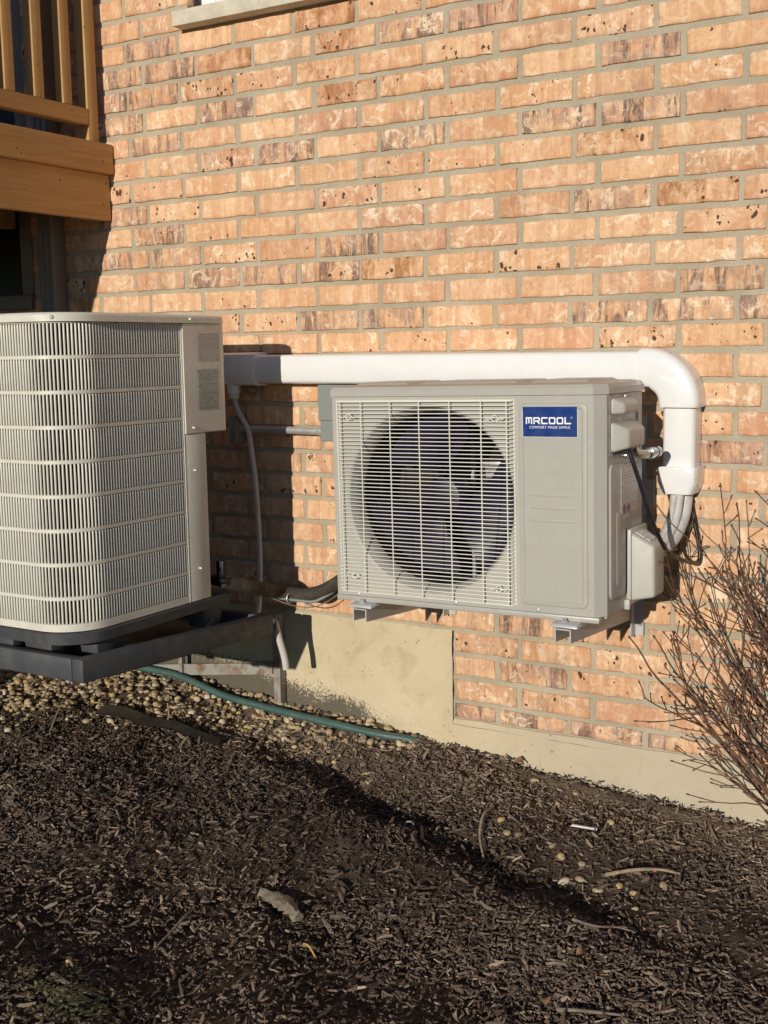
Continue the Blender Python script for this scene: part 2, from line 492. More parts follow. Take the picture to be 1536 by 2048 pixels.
class MB:
    def __init__(s):
        s.v, s.f = [], []

    def add(s, vs, fs):
        k = len(s.v)
        s.v += [tuple(x) for x in vs]
        s.f += [tuple(i + k for i in f) for f in fs]
        return s

    def hexa(s, p, bev=0.0, seg=2):
        """eight corners: bottom ring of four then top ring of four"""
        fs = [(3, 2, 1, 0), (4, 5, 6, 7), (0, 1, 5, 4), (1, 2, 6, 5), (2, 3, 7, 6), (3, 0, 4, 7)]
        if bev <= 0:
            return s.add(p, fs)
        bm = bmesh.new()
        vs = [bm.verts.new(q) for q in p]
        for f in fs:
            bm.faces.new([vs[i] for i in f])
        bmesh.ops.recalc_face_normals(bm, faces=bm.faces)
        bmesh.ops.bevel(bm, geom=list(bm.edges), offset=bev, segments=seg, profile=0.5, affect='EDGES')
        bm.verts.index_update()
        s.add([v.co for v in bm.verts], [[v.index for v in f.verts] for f in bm.faces])
        bm.free()
        return s

    def box(s, x0, x1, y0, y1, z0, z1, bev=0.0, seg=2):
        return s.hexa([(x0, y0, z0), (x1, y0, z0), (x1, y1, z0), (x0, y1, z0),
                       (x0, y0, z1), (x1, y0, z1), (x1, y1, z1), (x0, y1, z1)], bev, seg)

    def tube(s, pts, r, n=8, cap=True):
        pts = [Vector(p) for p in pts]
        rs = r if isinstance(r, (list, tuple)) else [r] * len(pts)
        k = len(s.v)
        up = None
        for i, p in enumerate(pts):
            a = pts[max(0, i - 1)]
            b = pts[min(len(pts) - 1, i + 1)]
            t = (b - a).normalized()
            if up is None:
                up = t.orthogonal().normalized()
            up = (up - t * up.dot(t))
            up = up.normalized() if up.length > 1e-6 else t.orthogonal().normalized()
            w = t.cross(up)
            for j in range(n):
                q = 2 * PI * j / n
                s.v.append(tuple(p + (up * math.cos(q) + w * math.sin(q)) * rs[i]))
        for i in range(len(pts) - 1):
            for j in range(n):
                a = k + i * n + j
                b = k + i * n + (j + 1) % n
                s.f.append((a, b, b + n, a + n))
        if cap:
            s.f.append(tuple(k + j for j in reversed(range(n))))
            e = k + (len(pts) - 1) * n
            s.f.append(tuple(e + j for j in range(n)))
        return s

    def lathe(s, c, axis, prof, n=20):
        """prof: list of (distance along axis, radius)"""
        a = Vector(axis).normalized()
        u = a.orthogonal().normalized()
        w = a.cross(u)
        c = Vector(c)
        k = len(s.v)
        for d, r in prof:
            for j in range(n):
                q = 2 * PI * j / n
                s.v.append(tuple(c + a * d + (u * math.cos(q) + w * math.sin(q)) * r))
        for i in range(len(prof) - 1):
            for j in range(n):
                x = k + i * n + j
                y = k + i * n + (j + 1) % n
                s.f.append((x, y, y + n, x + n))
        s.f.append(tuple(k + j for j in reversed(range(n))))
        e = k + (len(prof) - 1) * n
        s.f.append(tuple(e + j for j in range(n)))
        return s

    def rings(s, rr, closed=True, cap=True):
        """skin a list of equal rings of points"""
        k = len(s.v)
        n = len(rr[0])
        for r in rr:
            s.v += [tuple(p) for p in r]
        m = n if closed else n - 1
        for i in range(len(rr) - 1):
            for j in range(m):
                a = k + i * n + j
                b = k + i * n + (j + 1) % n
                s.f.append((a, b, b + n, a + n))
        if cap:
            s.f.append(tuple(k + j for j in reversed(range(n))))
            e = k + (len(rr) - 1) * n
            s.f.append(tuple(e + j for j in range(n)))
        return s


def obj(name, mb, mat, parent=None, smooth=40, recalc=True, attrs=None):
    me = bpy.data.meshes.new(name)
    v = np.array(mb.v, dtype=float)
    c = (v.min(0) + v.max(0)) / 2
    me.from_pydata((v - c).tolist(), [], mb.f)
    if recalc:
        bm = bmesh.new()
        bm.from_mesh(me)
        bmesh.ops.recalc_face_normals(bm, faces=bm.faces)
        bm.to_mesh(me)
        bm.free()
    if smooth:
        me.polygons.foreach_set('use_smooth', [True] * len(me.polygons))
        me.set_sharp_from_angle(angle=math.radians(smooth))
    me.materials.append(MT[mat] if isinstance(mat, str) else mat)
    for an, val in (attrs or {}).items():
        at = me.attributes.new(an, 'FLOAT_VECTOR', 'POINT')
        at.data.foreach_set('vector', np.tile(np.array(val, dtype=float), len(me.vertices)))
    o = bpy.data.objects.new(name, me)
    COL.objects.link(o)
    base = WORLD_LOC.get(parent, Vector((0, 0, 0))) if parent else Vector((0, 0, 0))
    o.location = Vector(c) - base
    WORLD_LOC[o] = Vector(c)
    if parent:
        o.parent = parent
    return o


def screw(parent, c, axis, r=0.004, mat='steel', d=0.003):
    a = Vector(axis).normalized()
    m = MB().lathe(Vector(c), a, [(-0.001, r), (d * 0.5, r), (d, r * 0.65)], 10)
    return obj('screw', m, mat, parent)


def smooth_path(pts, n=8):
    """catmull-rom through the points"""
    P = [Vector(p) for p in pts]
    P = [P[0] * 2 - P[1]] + P + [P[-1] * 2 - P[-2]]
    out = []
    for i in range(1, len(P) - 2):
        for k in range(n):
            t = k / n
            a, b, c, d = P[i - 1], P[i], P[i + 1], P[i + 2]
            out.append(0.5 * ((2 * b) + (c - a) * t + (2 * a - 5 * b + 4 * c - d) * t * t + (3 * b - a - 3 * c + d) * t ** 3))
    out.append(P[-2])
    return out


# ------------------------------------------------------------------ ground
def vnoise(x, y, s, seed):
    """cheap smooth value noise on arrays"""
    x = np.asarray(x, float) / s + seed * 17.3
    y = np.asarray(y, float) / s + seed * 9.7
    xi, yi = np.floor(x), np.floor(y)
    fx, fy = x - xi, y - yi
    fx, fy = fx * fx * (3 - 2 * fx), fy * fy * (3 - 2 * fy)

    def h(a, b):
        q = np.sin(a * 127.1 + b * 311.7 + seed * 74.7) * 43758.5453
        return q - np.floor(q)
    return ((h(xi, yi) * (1 - fx) + h(xi + 1, yi) * fx) * (1 - fy) + (h(xi, yi + 1) * (1 - fx) + h(xi + 1, yi + 1) * fx) * fy) - 0.5


TRX = [-3.0, 0.2, 0.5, 0.85, 1.05, 1.42, 1.82, 2.1, 4.0]
TRY = [-0.02, -0.04, -0.16, -0.24, -0.33, -0.44, -0.55, -0.58, -0.60]
TRD = [0.0, 0.0, 0.7, 1.0, 1.0, 0.85, 0.40, 0.3, 0.2]


def ground_z(x, y):
    x = np.asarray(x, float)
    y = np.asarray(y, float)
    xc = np.clip(x, -1.2, 2.6)
    z = 0.163 - 0.08 * xc
    yc = np.clip(y, -2.6, 0.0)
    ty = np.interp(xc, TRX, TRY)
    td = np.interp(xc, TRX, TRD)
    d = yc - ty                                  # trough line and the berm on its far side from the wall
    z = z - td * 0.036 * np.exp(-(d / 0.095) ** 2)
    z = z + td * 0.012 * np.exp(-((d + 0.17) / 0.08) ** 2)
    z = z - 0.035 * (np.clip((-yc - 0.6) / 0.35, 0, 1) ** 2 * (3 - 2 * np.clip((-yc - 0.6) / 0.35, 0, 1))) + 0.085 * np.clip(-yc - 1.0, 0, 2.0) - 0.055 * (1 - np.exp(-np.clip(-yc, 0, 3) / 0.22))
    z = z + np.interp(xc, [0.95, 1.08], [0, 1]) * (0.012 * np.exp(-((yc + 0.05) / 0.02) ** 2) - 0.030 * np.exp(-((yc - 0.002) / 0.018) ** 2))
    near = np.clip(1 - np.maximum(np.abs(x - 0.7) - 2.2, np.abs(y + 1.2) - 1.5), 0, 1)
    z = z + near * (0.030 * vnoise(x, y, 0.33, 1) * np.clip(-yc / 0.2, 0.15, 1) + 0.022 * vnoise(x, y, 0.13, 2) * np.clip(-yc / 0.2, 0.3, 1)
                    + 0.010 * vnoise(x, y, 0.05, 3) + 0.005 * vnoise(x, y, 0.022, 4))
    return z


def make_ground():
    xs = np.concatenate([-np.geomspace(160, 1.6, 14), np.arange(-1.4, 2.9, 0.0125), np.geomspace(3.1, 160, 14)])
    ys = np.concatenate([-np.geomspace(160, 3.0, 14), np.arange(-2.6, 0.07, 0.0125), np.geomspace(0.3, 160, 10)])
    X, Y = np.meshgrid(xs, ys)
    Z = ground_z(X, Y)
    Z[Y > 0.05] -= 0.05
    n, m = len(xs), len(ys)
    me = bpy.data.meshes.new('ground')
    v = np.stack([X, Y, Z], -1).reshape(-1, 3)
    idx = np.arange(n * m).reshape(m, n)
    f = np.stack([idx[:-1, :-1], idx[:-1, 1:], idx[1:, 1:], idx[1:, :-1]], -1).reshape(-1, 4)
    fill_mesh(me, v, f)
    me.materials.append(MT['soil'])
    o = bpy.data.objects.new('ground', me)
    o['kind'] = 'structure'
    COL.objects.link(o)


def fill_mesh(me, v, f, smooth=True):
    me.vertices.add(len(v))
    me.vertices.foreach_set('co', np.ascontiguousarray(v, dtype=np.float32).ravel())
    k = f.shape[1]
    me.loops.add(f.size)
    me.loops.foreach_set('vertex_index', np.ascontiguousarray(f, dtype=np.int32).ravel())
    me.polygons.add(len(f))
    me.polygons.foreach_set('loop_start', np.arange(0, f.size, k, dtype=np.int32))
    me.polygons.foreach_set('use_smooth', np.full(len(f), smooth))
    me.update(calc_edges=True)
    me.validate()


make_ground()


# ------------------------------------------------------------------ brick house
A, B0, ZC = 0.2032, 0.0667, 2.1
SHIFT = {5: .004, 7: .003, 12: -.003, 13: -.0035, 15: -.004, 18: .004, 21: .004, 22: .004}
DZ = {1: .003, 2: .002, 3: .001, 5: -.0015, 6: -.002, 7: -.0025, 8: -.003, 14: .005, 15: .002, 16: .002, 25: -.002, 26: -.002}
DARK = {(1, 0), (2, 0), (3, 0), (4, 1), (4, -1), (5, 0), (6, 2), (2, 4), (2, 5), (6, 4), (10, 3), (11, 3), (13, 3), (13, 4), (9, 7),
        (12, 8), (13, 7), (13, 8), (4, 7), (6, 7), (6, 6), (9, 0), (10, 0), (10, -1), (11, 1), (11, 2), (25, 6), (27, 6), (18, 8),
        (29, 5), (29, 6), (29, 7), (29, 8)}
RUST = {(3, 1), (2, 3), (3, 3), (4, 3), (4, 4), (9, 8), (27, 8), (2, 1), (7, 7), (1, 3), (11, 4)}
PITS = {(13, 2), (12, 1), (28, 6), (26, 7), (3, 5), (7, 1), (7, 0), (26, 5), (6, 1), (14, 7), (17, 8), (1, 4)}
PALE = {(11, 7), (11, 8), (8, 8), (10, 7), (9, 5), (9, 4), (5, 7), (3, 7), (10, 5), (11, 5), (5, 8)}
SILL = (0.222, 1.34, 2.072, 2.118)
FX = 1.0865            # where the foundation steps down

house = root('brick_house', (0.6, 0.1, 0.0), 'tan and orange brick house wall standing on a stepped concrete foundation', 'house')


def ring_rect(x0, x1, z0, z1, y, jit, nx=6, nz=3):
    p = []
    for i in range(nx):
        p.append((x0 + (x1 - x0) * i / nx, z0))
    for i in range(nz):
        p.append((x1, z0 + (z1 - z0) * i / nz))
    for i in range(nx):
        p.append((x1 - (x1 - x0) * i / nx, z1))
    for i in range(nz):
        p.append((x0, z1 - (z1 - z0) * i / nz))
    return [(a + random.uniform(-jit, jit), y, b + random.uniform(-jit, jit)) for a, b in p]


def brick_mb(x0, x1, z0, z1):
    mb = MB()
    y = -random.uniform(0.0, 0.0022)
    yt = [random.uniform(-0.0009, 0.0009) for _ in range(4)]
    out = ring_rect(x0, x1, z0, z1, 0, 0.0016)
    cx, cz = (x0 + x1) / 2, (z0 + z1) / 2
    hx, hz = (x1 - x0) / 2, (z1 - z0) / 2

    def at(p, inset, yy):
        sx = (p[0] - cx) / hx
        sz = (p[2] - cz) / hz
        i2 = inset * random.uniform(0.6, 1.5)
        tw = yt[0] * sx + yt[1] * sz
        return (cx + (p[0] - cx) * (1 - i2 / hx), yy + tw, cz + (p[2] - cz) * (1 - i2 / hz))
    back = [(p[0], 0.03, p[2]) for p in out]
    r1 = [at(p, 0.0, y + 0.0028) for p in out]
    r2 = [at(p, 0.0022, y + 0.0002) for p in out]
    r3 = [at(p, 0.010, y) for p in out]
    mb.rings([back, r1, r2, r3], True, False)
    k = len(mb.v) - len(out)
    mb.v.append((cx, y, cz))
    n = len(out)
    for j in range(n):
        mb.f.append((k + j, k + (j + 1) % n, len(mb.v) - 1))
    return mb


def subtract(spans, a, b):
    r = []
    for x0, x1 in spans:
        if b <= x0 or a >= x1:
            r.append((x0, x1))
            continue
        if a - x0 > 0.03:
            r.append((x0, a))
        if x1 - b > 0.03:
            r.append((b, x1))
    return r


rest = MB()
rest_a, rest_b = [], []
for c in range(-22, 30):
    zc = ZC - c * B0 + DZ.get(c, 0)
    h = 0.0268
    for n in range(-18, 23):
        xo = (n + (0.3193 if c % 2 == 0 else 0)) * A + SHIFT.get(c, 0) + random.uniform(-.0015, .0015)
        spans = [(xo + 0.0066, xo + A - 0.0066)]
        if c > 25:
            spans = [s for s in subtract(spans, -9, FX + 0.006)]
        if c <= 0 and c > -20:
            spans = subtract(spans, SILL[0] - 0.004 if c == 0 else SILL[0] + 0.022, SILL[1] + 0.004 if c == 0 else SILL[1] - 0.022)
        # basement window under the deck
        if 11 <= c <= 14:
            spans = subtract(spans, -1.35, -0.435)
        elif c < 11 and c > 5:
            spans = subtract(spans, -1.35, -0.435)
        # patio door on the deck
        if c <= 3:
            spans = subtract(spans, -2.15, -0.435)
        for x0, x1 in spans:
            key = (c, n)
            dk, ru, pi_, pa = 0.0, 0.0, random.choice((0, .25, .4, .6)), random.uniform(0.35, 1.0)
            known = 1 <= c <= 29 and 0 <= n <= 8
            if key in DARK or (not known and random.random() < 0.17):
                dk = random.uniform(0.75, 1.0)
            elif key in RUST or (not known and random.random() < 0.05):
                ru, pi_ = random.uniform(0.75, 1), 0.9
            elif key in PITS or random.random() < 0.14:
                pi_ = 1.0
            if dk == 0 and random.random() < 0.25:
                dk = random.uniform(0.10, 0.30)
            if key in PALE:
                pa = 1.0
            if c >= 25:
                dk = max(dk, random.uniform(0.05, 0.4))
            z0, z1 = zc - h + random.uniform(-.0008, .0008), zc + h + random.uniform(-.0008, .0008)
            if c == 29:
                z0 = zc - 0.011
            mb = brick_mb(x0, x1, z0, z1)
            va = (random.random(), dk, ru)
            vb = (pi_, pa, random.random())
            xm = (x0 + x1) / 2
            hidden = (0.98 < xm < 1.60 and 0.62 < zc < 1.02)
            inview = -0.12 < xm < 2.0 and zc < 2.06 and c >= 1 and not hidden and not (xm < 0.42 and zc < 1.18)
            if inview:
                obj('brick', mb, 'brick', house, smooth=50, attrs={'brick_a': va, 'brick_b': vb})
            else:
                rest_a += [va] * len(mb.v)
                rest_b += [vb] * len(mb.v)
                rest.add(mb.v, mb.f)
ro = obj('outer_brickwork', rest, 'brick', house, smooth=50, recalc=False)
ro['kind'] = 'stuff'
for an, arr in (('brick_a', rest_a), ('brick_b', rest_b)):
    at = ro.data.attributes.new(an, 'FLOAT_VECTOR', 'POINT')
    at.data.foreach_set('vector', np.array(arr, dtype=np.float32).ravel())


# mortar bed behind the bricks, with openings left for window and door
def wall_grid(rects, y0, y1):
    mb = MB()
    for x0, x1, z0, z1 in rects:
        mb.box(x0, x1, y0, y1, z0, z1)
    return mb


wall_top = ZC + 22.5 * B0
obj('mortar', wall_grid([(-3.7, -2.15, 0.05, wall_top), (-2.15, -1.35, 0.05, 1.86), (-1.35, -0.435, 0.05, 1.30), (-1.35, -0.435, 1.76, 1.86),
                         (-0.435, SILL[0] + 0.02, 0.05, wall_top),
                         (SILL[0] + 0.02, SILL[1] - 0.02, 0.05, SILL[2] + 0.01), (SILL[1] - 0.02, 4.7, 0.05, wall_top),
                         (-2.15, -0.435, 3.3, wall_top), (SILL[0] + 0.02, SILL[1] - 0.02, 3.42, wall_top)], 0.0036, 0.12),
    'mortar', house, smooth=0)
# lime smeared mortar along the lowest course
mb = MB()
pts_t, pts_b = [], []
for i in range(90):
    x = FX + 0.003 + i * 0.04
    pts_t.append((x, -0.0005, 0.150 + random.uniform(-.002, .002)))
    pts_b.append((x, -0.0062, 0.1350 + random.uniform(-.0015, .0015)))
rr = [[(p[0], 0.02, p[2]) for p in pts_t], pts_t, pts_b, [(p[0], 0.02, p[2]) for p in pts_b]]
mb.rings(rr, closed=False, cap=False)
obj('mortar_fillet', mb, 'concrete', house)

# concrete foundation, stepped at FX
mb = MB()


def slab(x0, x1, z0, z1, y0, y1, nx, nz):
    k = len(mb.v)
    for j in range(nz + 1):
        for i in range(nx + 1):
            ex = 0.0025 if j == nz else 0.0
            mb.v.append((x0 + (x1 - x0) * i / nx, y0 + random.uniform(-.0007, .0007) + (0.003 if j == nz else 0), z0 + (z1 - z0) * j / nz + random.uniform(-ex, ex)))
    for j in range(nz):
        for i in range(nx):
            a = k + j * (nx + 1) + i
            mb.f.append((a, a + 1, a + nx + 2, a + nx + 1))
    t = k + nz * (nx + 1)
    q = len(mb.v)
    for i in range(nx + 1):
        v = mb.v[t + i]
        mb.v.append((v[0], y1, v[2]))
    for i in range(nx):
        mb.f.append((t + i, t + i + 1, q + i + 1, q + i))


slab(-3.7, FX, -0.5, 0.394, -0.001, 0.11, 90, 10)
obj('foundation', mb, 'concrete', house, smooth=60)
mb = MB()
slab(FX - 0.02, 4.7, -0.5, 0.1335, -0.003, 0.11, 80, 8)
obj('foundation', mb, 'concrete', house, smooth=60)
# open crack down the step
mb = MB()
cr_ = [(FX + random.uniform(-.0012, .0012), 0.0, 0.394 - 0.26 * i / 14) for i in range(15)]
mb.tube(cr_, [random.uniform(.0006, .0022) for _ in cr_], 5)
obj('crack', mb, 'cavity', house)

# upper window and its stone sill
win = obj('window', MB().box(SILL[0] + 0.022, SILL[1] - 0.022, 0.075, 0.10, 2.10, 3.40), 'cavity', house)
mb = MB()
for a, b, c_, d in ((SILL[0] + 0.05, SILL[0] + 0.10, 2.12, 3.38), (SILL[1] - 0.10, SILL[1] - 0.05, 2.12, 3.38)):
    mb.box(a, b, 0.03, 0.08, c_, d, 0.003)
mb.box(SILL[0] + 0.1005, SILL[1] - 0.1005, 0.03, 0.08, 2.12, 2.17, 0.003)
mb.box(SILL[0] + 0.1005, SILL[1] - 0.1005, 0.03, 0.08, 3.33, 3.38, 0.003)
obj('frame', mb, 'vinyl', win)
obj('pane', MB().box(SILL[0] + 0.10, SILL[1] - 0.10, 0.055, 0.062, 2.168, 3.335), 'glass', win)
mb = MB().hexa([(SILL[0], -0.045, SILL[2]), (SILL[1], -0.045, SILL[2]), (SILL[1], 0.08, SILL[2]), (SILL[0], 0.08, SILL[2]),
                (SILL[0], -0.047, SILL[3] - 0.004), (SILL[1], -0.047, SILL[3] - 0.004), (SILL[1], 0.08, SILL[3] + 0.012), (SILL[0], 0.08, SILL[3] + 0.012)], 0.004)
obj('window_sill', mb, 'stone', house)

# basement window under the deck, patio door on it
bw = obj('window', MB().box(-1.35, -0.435, 0.10, 0.115, 1.305, 1.755), 'cavity', house)
mb = MB()
mb.box(-1.348, -0.437, -0.012, 0.09, 1.298, 1.345, 0.004)
mb.box(-0.490, -0.437, 0.0, 0.09, 1.3455, 1.75, 0.003)
mb.box(-1.348, -1.295, 0.0, 0.09, 1.3455, 1.75, 0.003)
obj('frame', mb, 'downspout', bw)
obj('pane', MB().box(-1.295, -0.490, 0.05, 0.056, 1.345, 1.75), 'glass', bw)
pd = obj('patio_door', MB().box(-2.15, -0.435, 0.10, 0.115, 1.86, 3.3), 'cavity', house)
for a, b in ((-2.149, -2.08), (-1.33, -1.26), (-0.505, -0.436)):
    obj('jamb', MB().box(a, b, 0.02, 0.09, 1.862, 3.299, 0.003), 'downspout', pd)
obj('pane', MB().box(-2.08, -0.505, 0.06, 0.066, 1.862, 3.299), 'glass', pd)

# ------------------------------------------------------------------ downspout
ds = root('downspout', (-0.315, -0.03, 0.2), 'grey brown metal downspout running down the wall behind the deck railing', 'downspout')
prof = [(-0.033, 0.0), (-0.033, -0.05), (-0.030, -0.054), (-0.018, -0.054), (-0.015, -0.050), (-0.008, -0.050), (-0.005, -0.054), (0.005, -0.054),
        (0.008, -0.050), (0.015, -0.050), (0.018, -0.054), (0.030, -0.054), (0.033, -0.05), (0.033, 0.0)]
mb = MB().rings([[(-0.315 + a, b - 0.006, z) for a, b in prof] for z in (0.22, 1.0, 2.0, 3.5)])
obj('pipe', mb, 'downspout', ds, smooth=25)
for z in (1.0, 2.35, 3.3):
    obj('strap', MB().box(-0.351, -0.279, -0.064, -0.004, z, z + 0.022, 0.002), 'downspout', ds)

# ------------------------------------------------------------------ deck
deck = root('wooden_deck', (-0.9, -1.2, 0.05), 'raised brown stained wooden deck with a baluster railing against the brick wall', 'deck')
YD = -2.45
obj('rim_board', MB().box(-0.1085, -0.060, YD, -0.004, 1.692, 1.780, 0.005), 'cedar', deck)
obj('rim_board', MB().box(-0.1085, -0.080, YD + 0.02, -0.004, 1.555, 1.6915, 0.004), 'cedar', deck)
for i in range(14):
    x0 = -2.10 + i * 0.1425
    obj('deck_board', MB().box(x0, x0 + (0.137 if i < 13 else 0.1385), YD, -0.004, 1.752, 1.778, 0.004), 'cedar', deck)
for x in (-0.5, -0.9, -1.3, -1.7, -2.08):
    obj('joist', MB().box(x - 0.019, x + 0.019, YD + 0.03, -0.02, 1.556, 1.751, 0.003), 'cedar', deck)
obj('rim_board', MB().box(-2.1, -0.119, YD - 0.02, YD + 0.02, 1.556, 1.751, 0.003), 'cedar', deck)
obj('bottom_rail', MB().box(-0.126, -0.086, YD + 0.05, -0.0755, 1.830, 1.878, 0.004), 'cedar', deck)
obj('top_rail', MB().box(-0.150, -0.070, YD + 0.05, -0.020, 2.70, 2.735, 0.005), 'cedar', deck)
obj('post', MB().box(-0.128, -0.088, -0.0750, -0.032, 1.7805, 2.70, 0.004), 'cedar_up', deck)
for i in range(21):
    y = -0.152 - 0.1085 * i
    obj('baluster', MB().box(-0.122, -0.090, y - 0.018, y + 0.018, 1.8785, 2.70, 0.003), 'cedar_up', deck)
for x, y in ((-0.16, YD + 0.06), (-2.0, YD + 0.06)):
    obj('post', MB().box(x - 0.045, x + 0.045, y - 0.045, y + 0.045, 0.0, 1.5555, 0.005), 'cedar_up', deck)
# unseen board screen added to shade the wall behind the railing
for i in range(14):
    x0 = -2.1 + i * 0.1435
    obj('added_shade_board', MB().box(x0, x0 + 0.1425, YD + 0.024, YD + 0.045, 1.7795, 3.3, 0.002), 'cedar_up', deck)
for y, z in ((-0.02, 1.665), (-0.035, 1.60), (-0.05, 1.725), (-0.21, 1.655)):
    screw(deck, (-0.0605 if z > 1.69 else -0.0805, y, z), (1, 0, 0), 0.003, 'rubber', 0.001)

# ------------------------------------------------------------------ old condenser
CX0, CX1, CY0, CY1 = 0.005, 0.602, -0.905, -0.318
CR = 0.105


def cond_path(off=0.0, r_f=CR, r_b=0.05, n=9):
    """closed plan outline, counter clockwise from the front left, as (x, y, nx, ny)"""
    out = []
    for cx, cy, r, a0 in ((CX0 + r_f, CY0 + r_f, r_f, PI), (CX1 - r_f, CY0 + r_f, r_f, 1.5 * PI), (CX1 - r_b, CY1 - r_b, r_b, 0), (CX0 + r_b, CY1 - r_b, r_b, .5 * PI)):
        for i in range(n + 1):
            a = a0 + 0.5 * PI * i / n
            out.append((cx + (r + off) * math.cos(a), cy + (r + off) * math.sin(a)))
    return out


cond = root('condenser_unit', (0.3, -0.61, 0.478), 'tall beige louvred condenser unit with rounded corners standing on a slate tray', 'air conditioner')
ZB, ZT = 0.521, 1.221


def ring_band(z0, z1, off0, off1=None):
    off1 = off0 if off1 is None else off1
    a = cond_path(off0)
    b = cond_path(off1)
    return MB().rings([[(x, y, z0) for x, y in a], [(x, y, z1) for x, y in b]])


# lid, base
mb = MB()
prof = [(1.2215, 0.004), (1.2215, 0.009), (1.236, 0.009), (1.2405, 0.005), (1.242, -0.006)]
mb.rings([[(x, y, z) for x, y in cond_path(o)] for z, o in prof])
obj('top_cover', mb, 'cond', cond, smooth=35)
mb = MB()
prof = [(0.490, -0.004), (0.492, 0.002), (0.517, 0.006), (0.520, 0.002)]
mb.rings([[(x, y, z) for x, y in cond_path(o)] for z, o in prof])
obj('base_pan', mb, 'slate', cond, smooth=35)
for x, y, w, d in ((0.455, -0.845, 0.045, 0.035), (0.545, -0.76, 0.03, 0.05), (0.36, -0.872, 0.03, 0.022), (0.56, -0.40, 0.03, 0.04), (0.06, -0.84, 0.04, 0.04), (0.06, -0.40, 0.04, 0.04)):
    mb = MB().hexa([(x - w * .85, y - d * .85, 0.437), (x + w * .85, y - d * .85, 0.437), (x + w * .85, y + d * .85, 0.437), (x - w * .85, y + d * .85, 0.437),
                    (x - w, y - d, 0.490), (x + w, y - d, 0.490), (x + w, y + d, 0.490), (x - w, y + d, 0.490)], 0.004)
    obj('riser_foot', mb, 'slate', cond)

# louvre path: along the front from the left, round the corner, back along the right side
YP = -0.500                              # where the control panel starts
Lf = (CX1 - CR) - (CX0 + CR)
La = 0.5 * PI * CR
Lr = YP - 0.006 - (CY0 + CR)


def louvre_at(s):
    if s < Lf:
        return (CX0 + CR + s, CY0, 0.0, -1.0)
    s -= Lf
    if s < La:
        a = 1.5 * PI + s / CR
        return (CX1 - CR + CR * math.cos(a), CY0 + CR + CR * math.sin(a), math.cos(a), math.sin(a))
    s -= La
    return (CX1, CY0 + CR + s, 1.0, 0.0)


NROW = 9
PIT = (ZT - ZB) / NROW
tot = Lf + La + Lr
NF = int(tot / 0.0088)
BH = 0.0105
# horizontal bands between the rows
path_pts = [louvre_at(tot * i / 80) for i in range(81)]
for r_ in range(NROW + 1):
    z0 = ZB + r_ * PIT
    if r_ == 0:
        a, b = z0, z0 + 0.020
    elif r_ == NROW:
        a, b = z0 - 0.004, z0
    else:
        a, b = z0 - BH / 2, z0 + BH / 2
    rr = []
    for z, o in ((a, -0.006), (a + 0.0015, 0.0016), (b - 0.0015, 0.0016), (b, -0.006)):
        rr.append([(x + nx * o, y + ny * o, z) for x, y, nx, ny in path_pts])
    mb = MB().rings(rr, closed=False, cap=False)
    obj('band', mb, 'cond', cond, smooth=30)


def louvre_mb(s, z0, z1):
    x, y, nx, ny = louvre_at(s)
    tx, ty = -ny, nx
    mb = MB()
    sec = [(-0.0022, -0.0026), (-0.0024, -0.0006), (-0.0009, 0.0017), (0.0009, 0.0016), (0.0023, -0.0008), (0.0020, -0.0026)]
    rr = []
    for z, k in ((z0 - 0.001, 0.15), (z0 + 0.003, 1.0), (z1 - 0.003, 1.0), (z1 + 0.001, 0.15)):
        rr.append([(x + tx * a + nx * (b * k if b > -0.001 else b), y + ty * a + ny * (b * k if b > -0.001 else b), z) for a, b in sec])
    mb.rings(rr)
    return mb


slats = []
for r_ in range(NROW):
    z0 = ZB + r_ * PIT + (0.0205 if r_ == 0 else BH / 2)
    z1 = ZB + (r_ + 1) * PIT - (0.0045 if r_ == NROW - 1 else BH / 2)
    for i in range(NF):
        s = 0.006 + (tot - 0.012) * i / (NF - 1)
        x, y, nx, ny = louvre_at(s)
        vis = nx * (2.52 - x) + ny * (-2.756 - y)
        slats.append((x > 0.28, vis / math.hypot(2.52 - x, -2.756 - y), s, z0, z1))
order = sorted(range(len(slats)), key=lambda i: -(slats[i][0] * (slats[i][1] + 0.3 * (slats[i][4] - slats[i][3]) / PIT)))
keep = set(order[:296])
mb = MB()
for i, (_, _, s, z0, z1) in enumerate(slats):
    l = louvre_mb(s, z0, z1)
    if i in keep:
        obj('louvre', l, 'cond_fin', cond, smooth=50)
    else:
        mb.add(l.v, l.f)
ro = obj('far_louvres', mb, 'cond_fin', cond, smooth=50)
ro['kind'] = 'stuff'
# edge strip that closes the louvred sheet
obj('edge_strip', MB().box(CX1 - 0.012, CX1 + 0.0028, YP - 0.008, YP - 0.003, ZB + 0.001, ZT - 0.002, 0.001), 'cond', cond)


# control panel: wraps the back corner at the top
def panel_outline(off, r_b=0.045, n=8):
    out = [(CX1 - 0.03, YP - 0.0025), (CX1 + off, YP - 0.0025)]
    for i in range(n + 1):
        a = 0.5 * PI * i / n
        out.append((CX1 - r_b + (r_b + off) * math.cos(a), CY1 - r_b + (r_b + off) * math.sin(a)))
    out.append((CX1 - 0.2, CY1 + off))
    out.append((CX1 - 0.2, CY1 - 0.03))
    return out


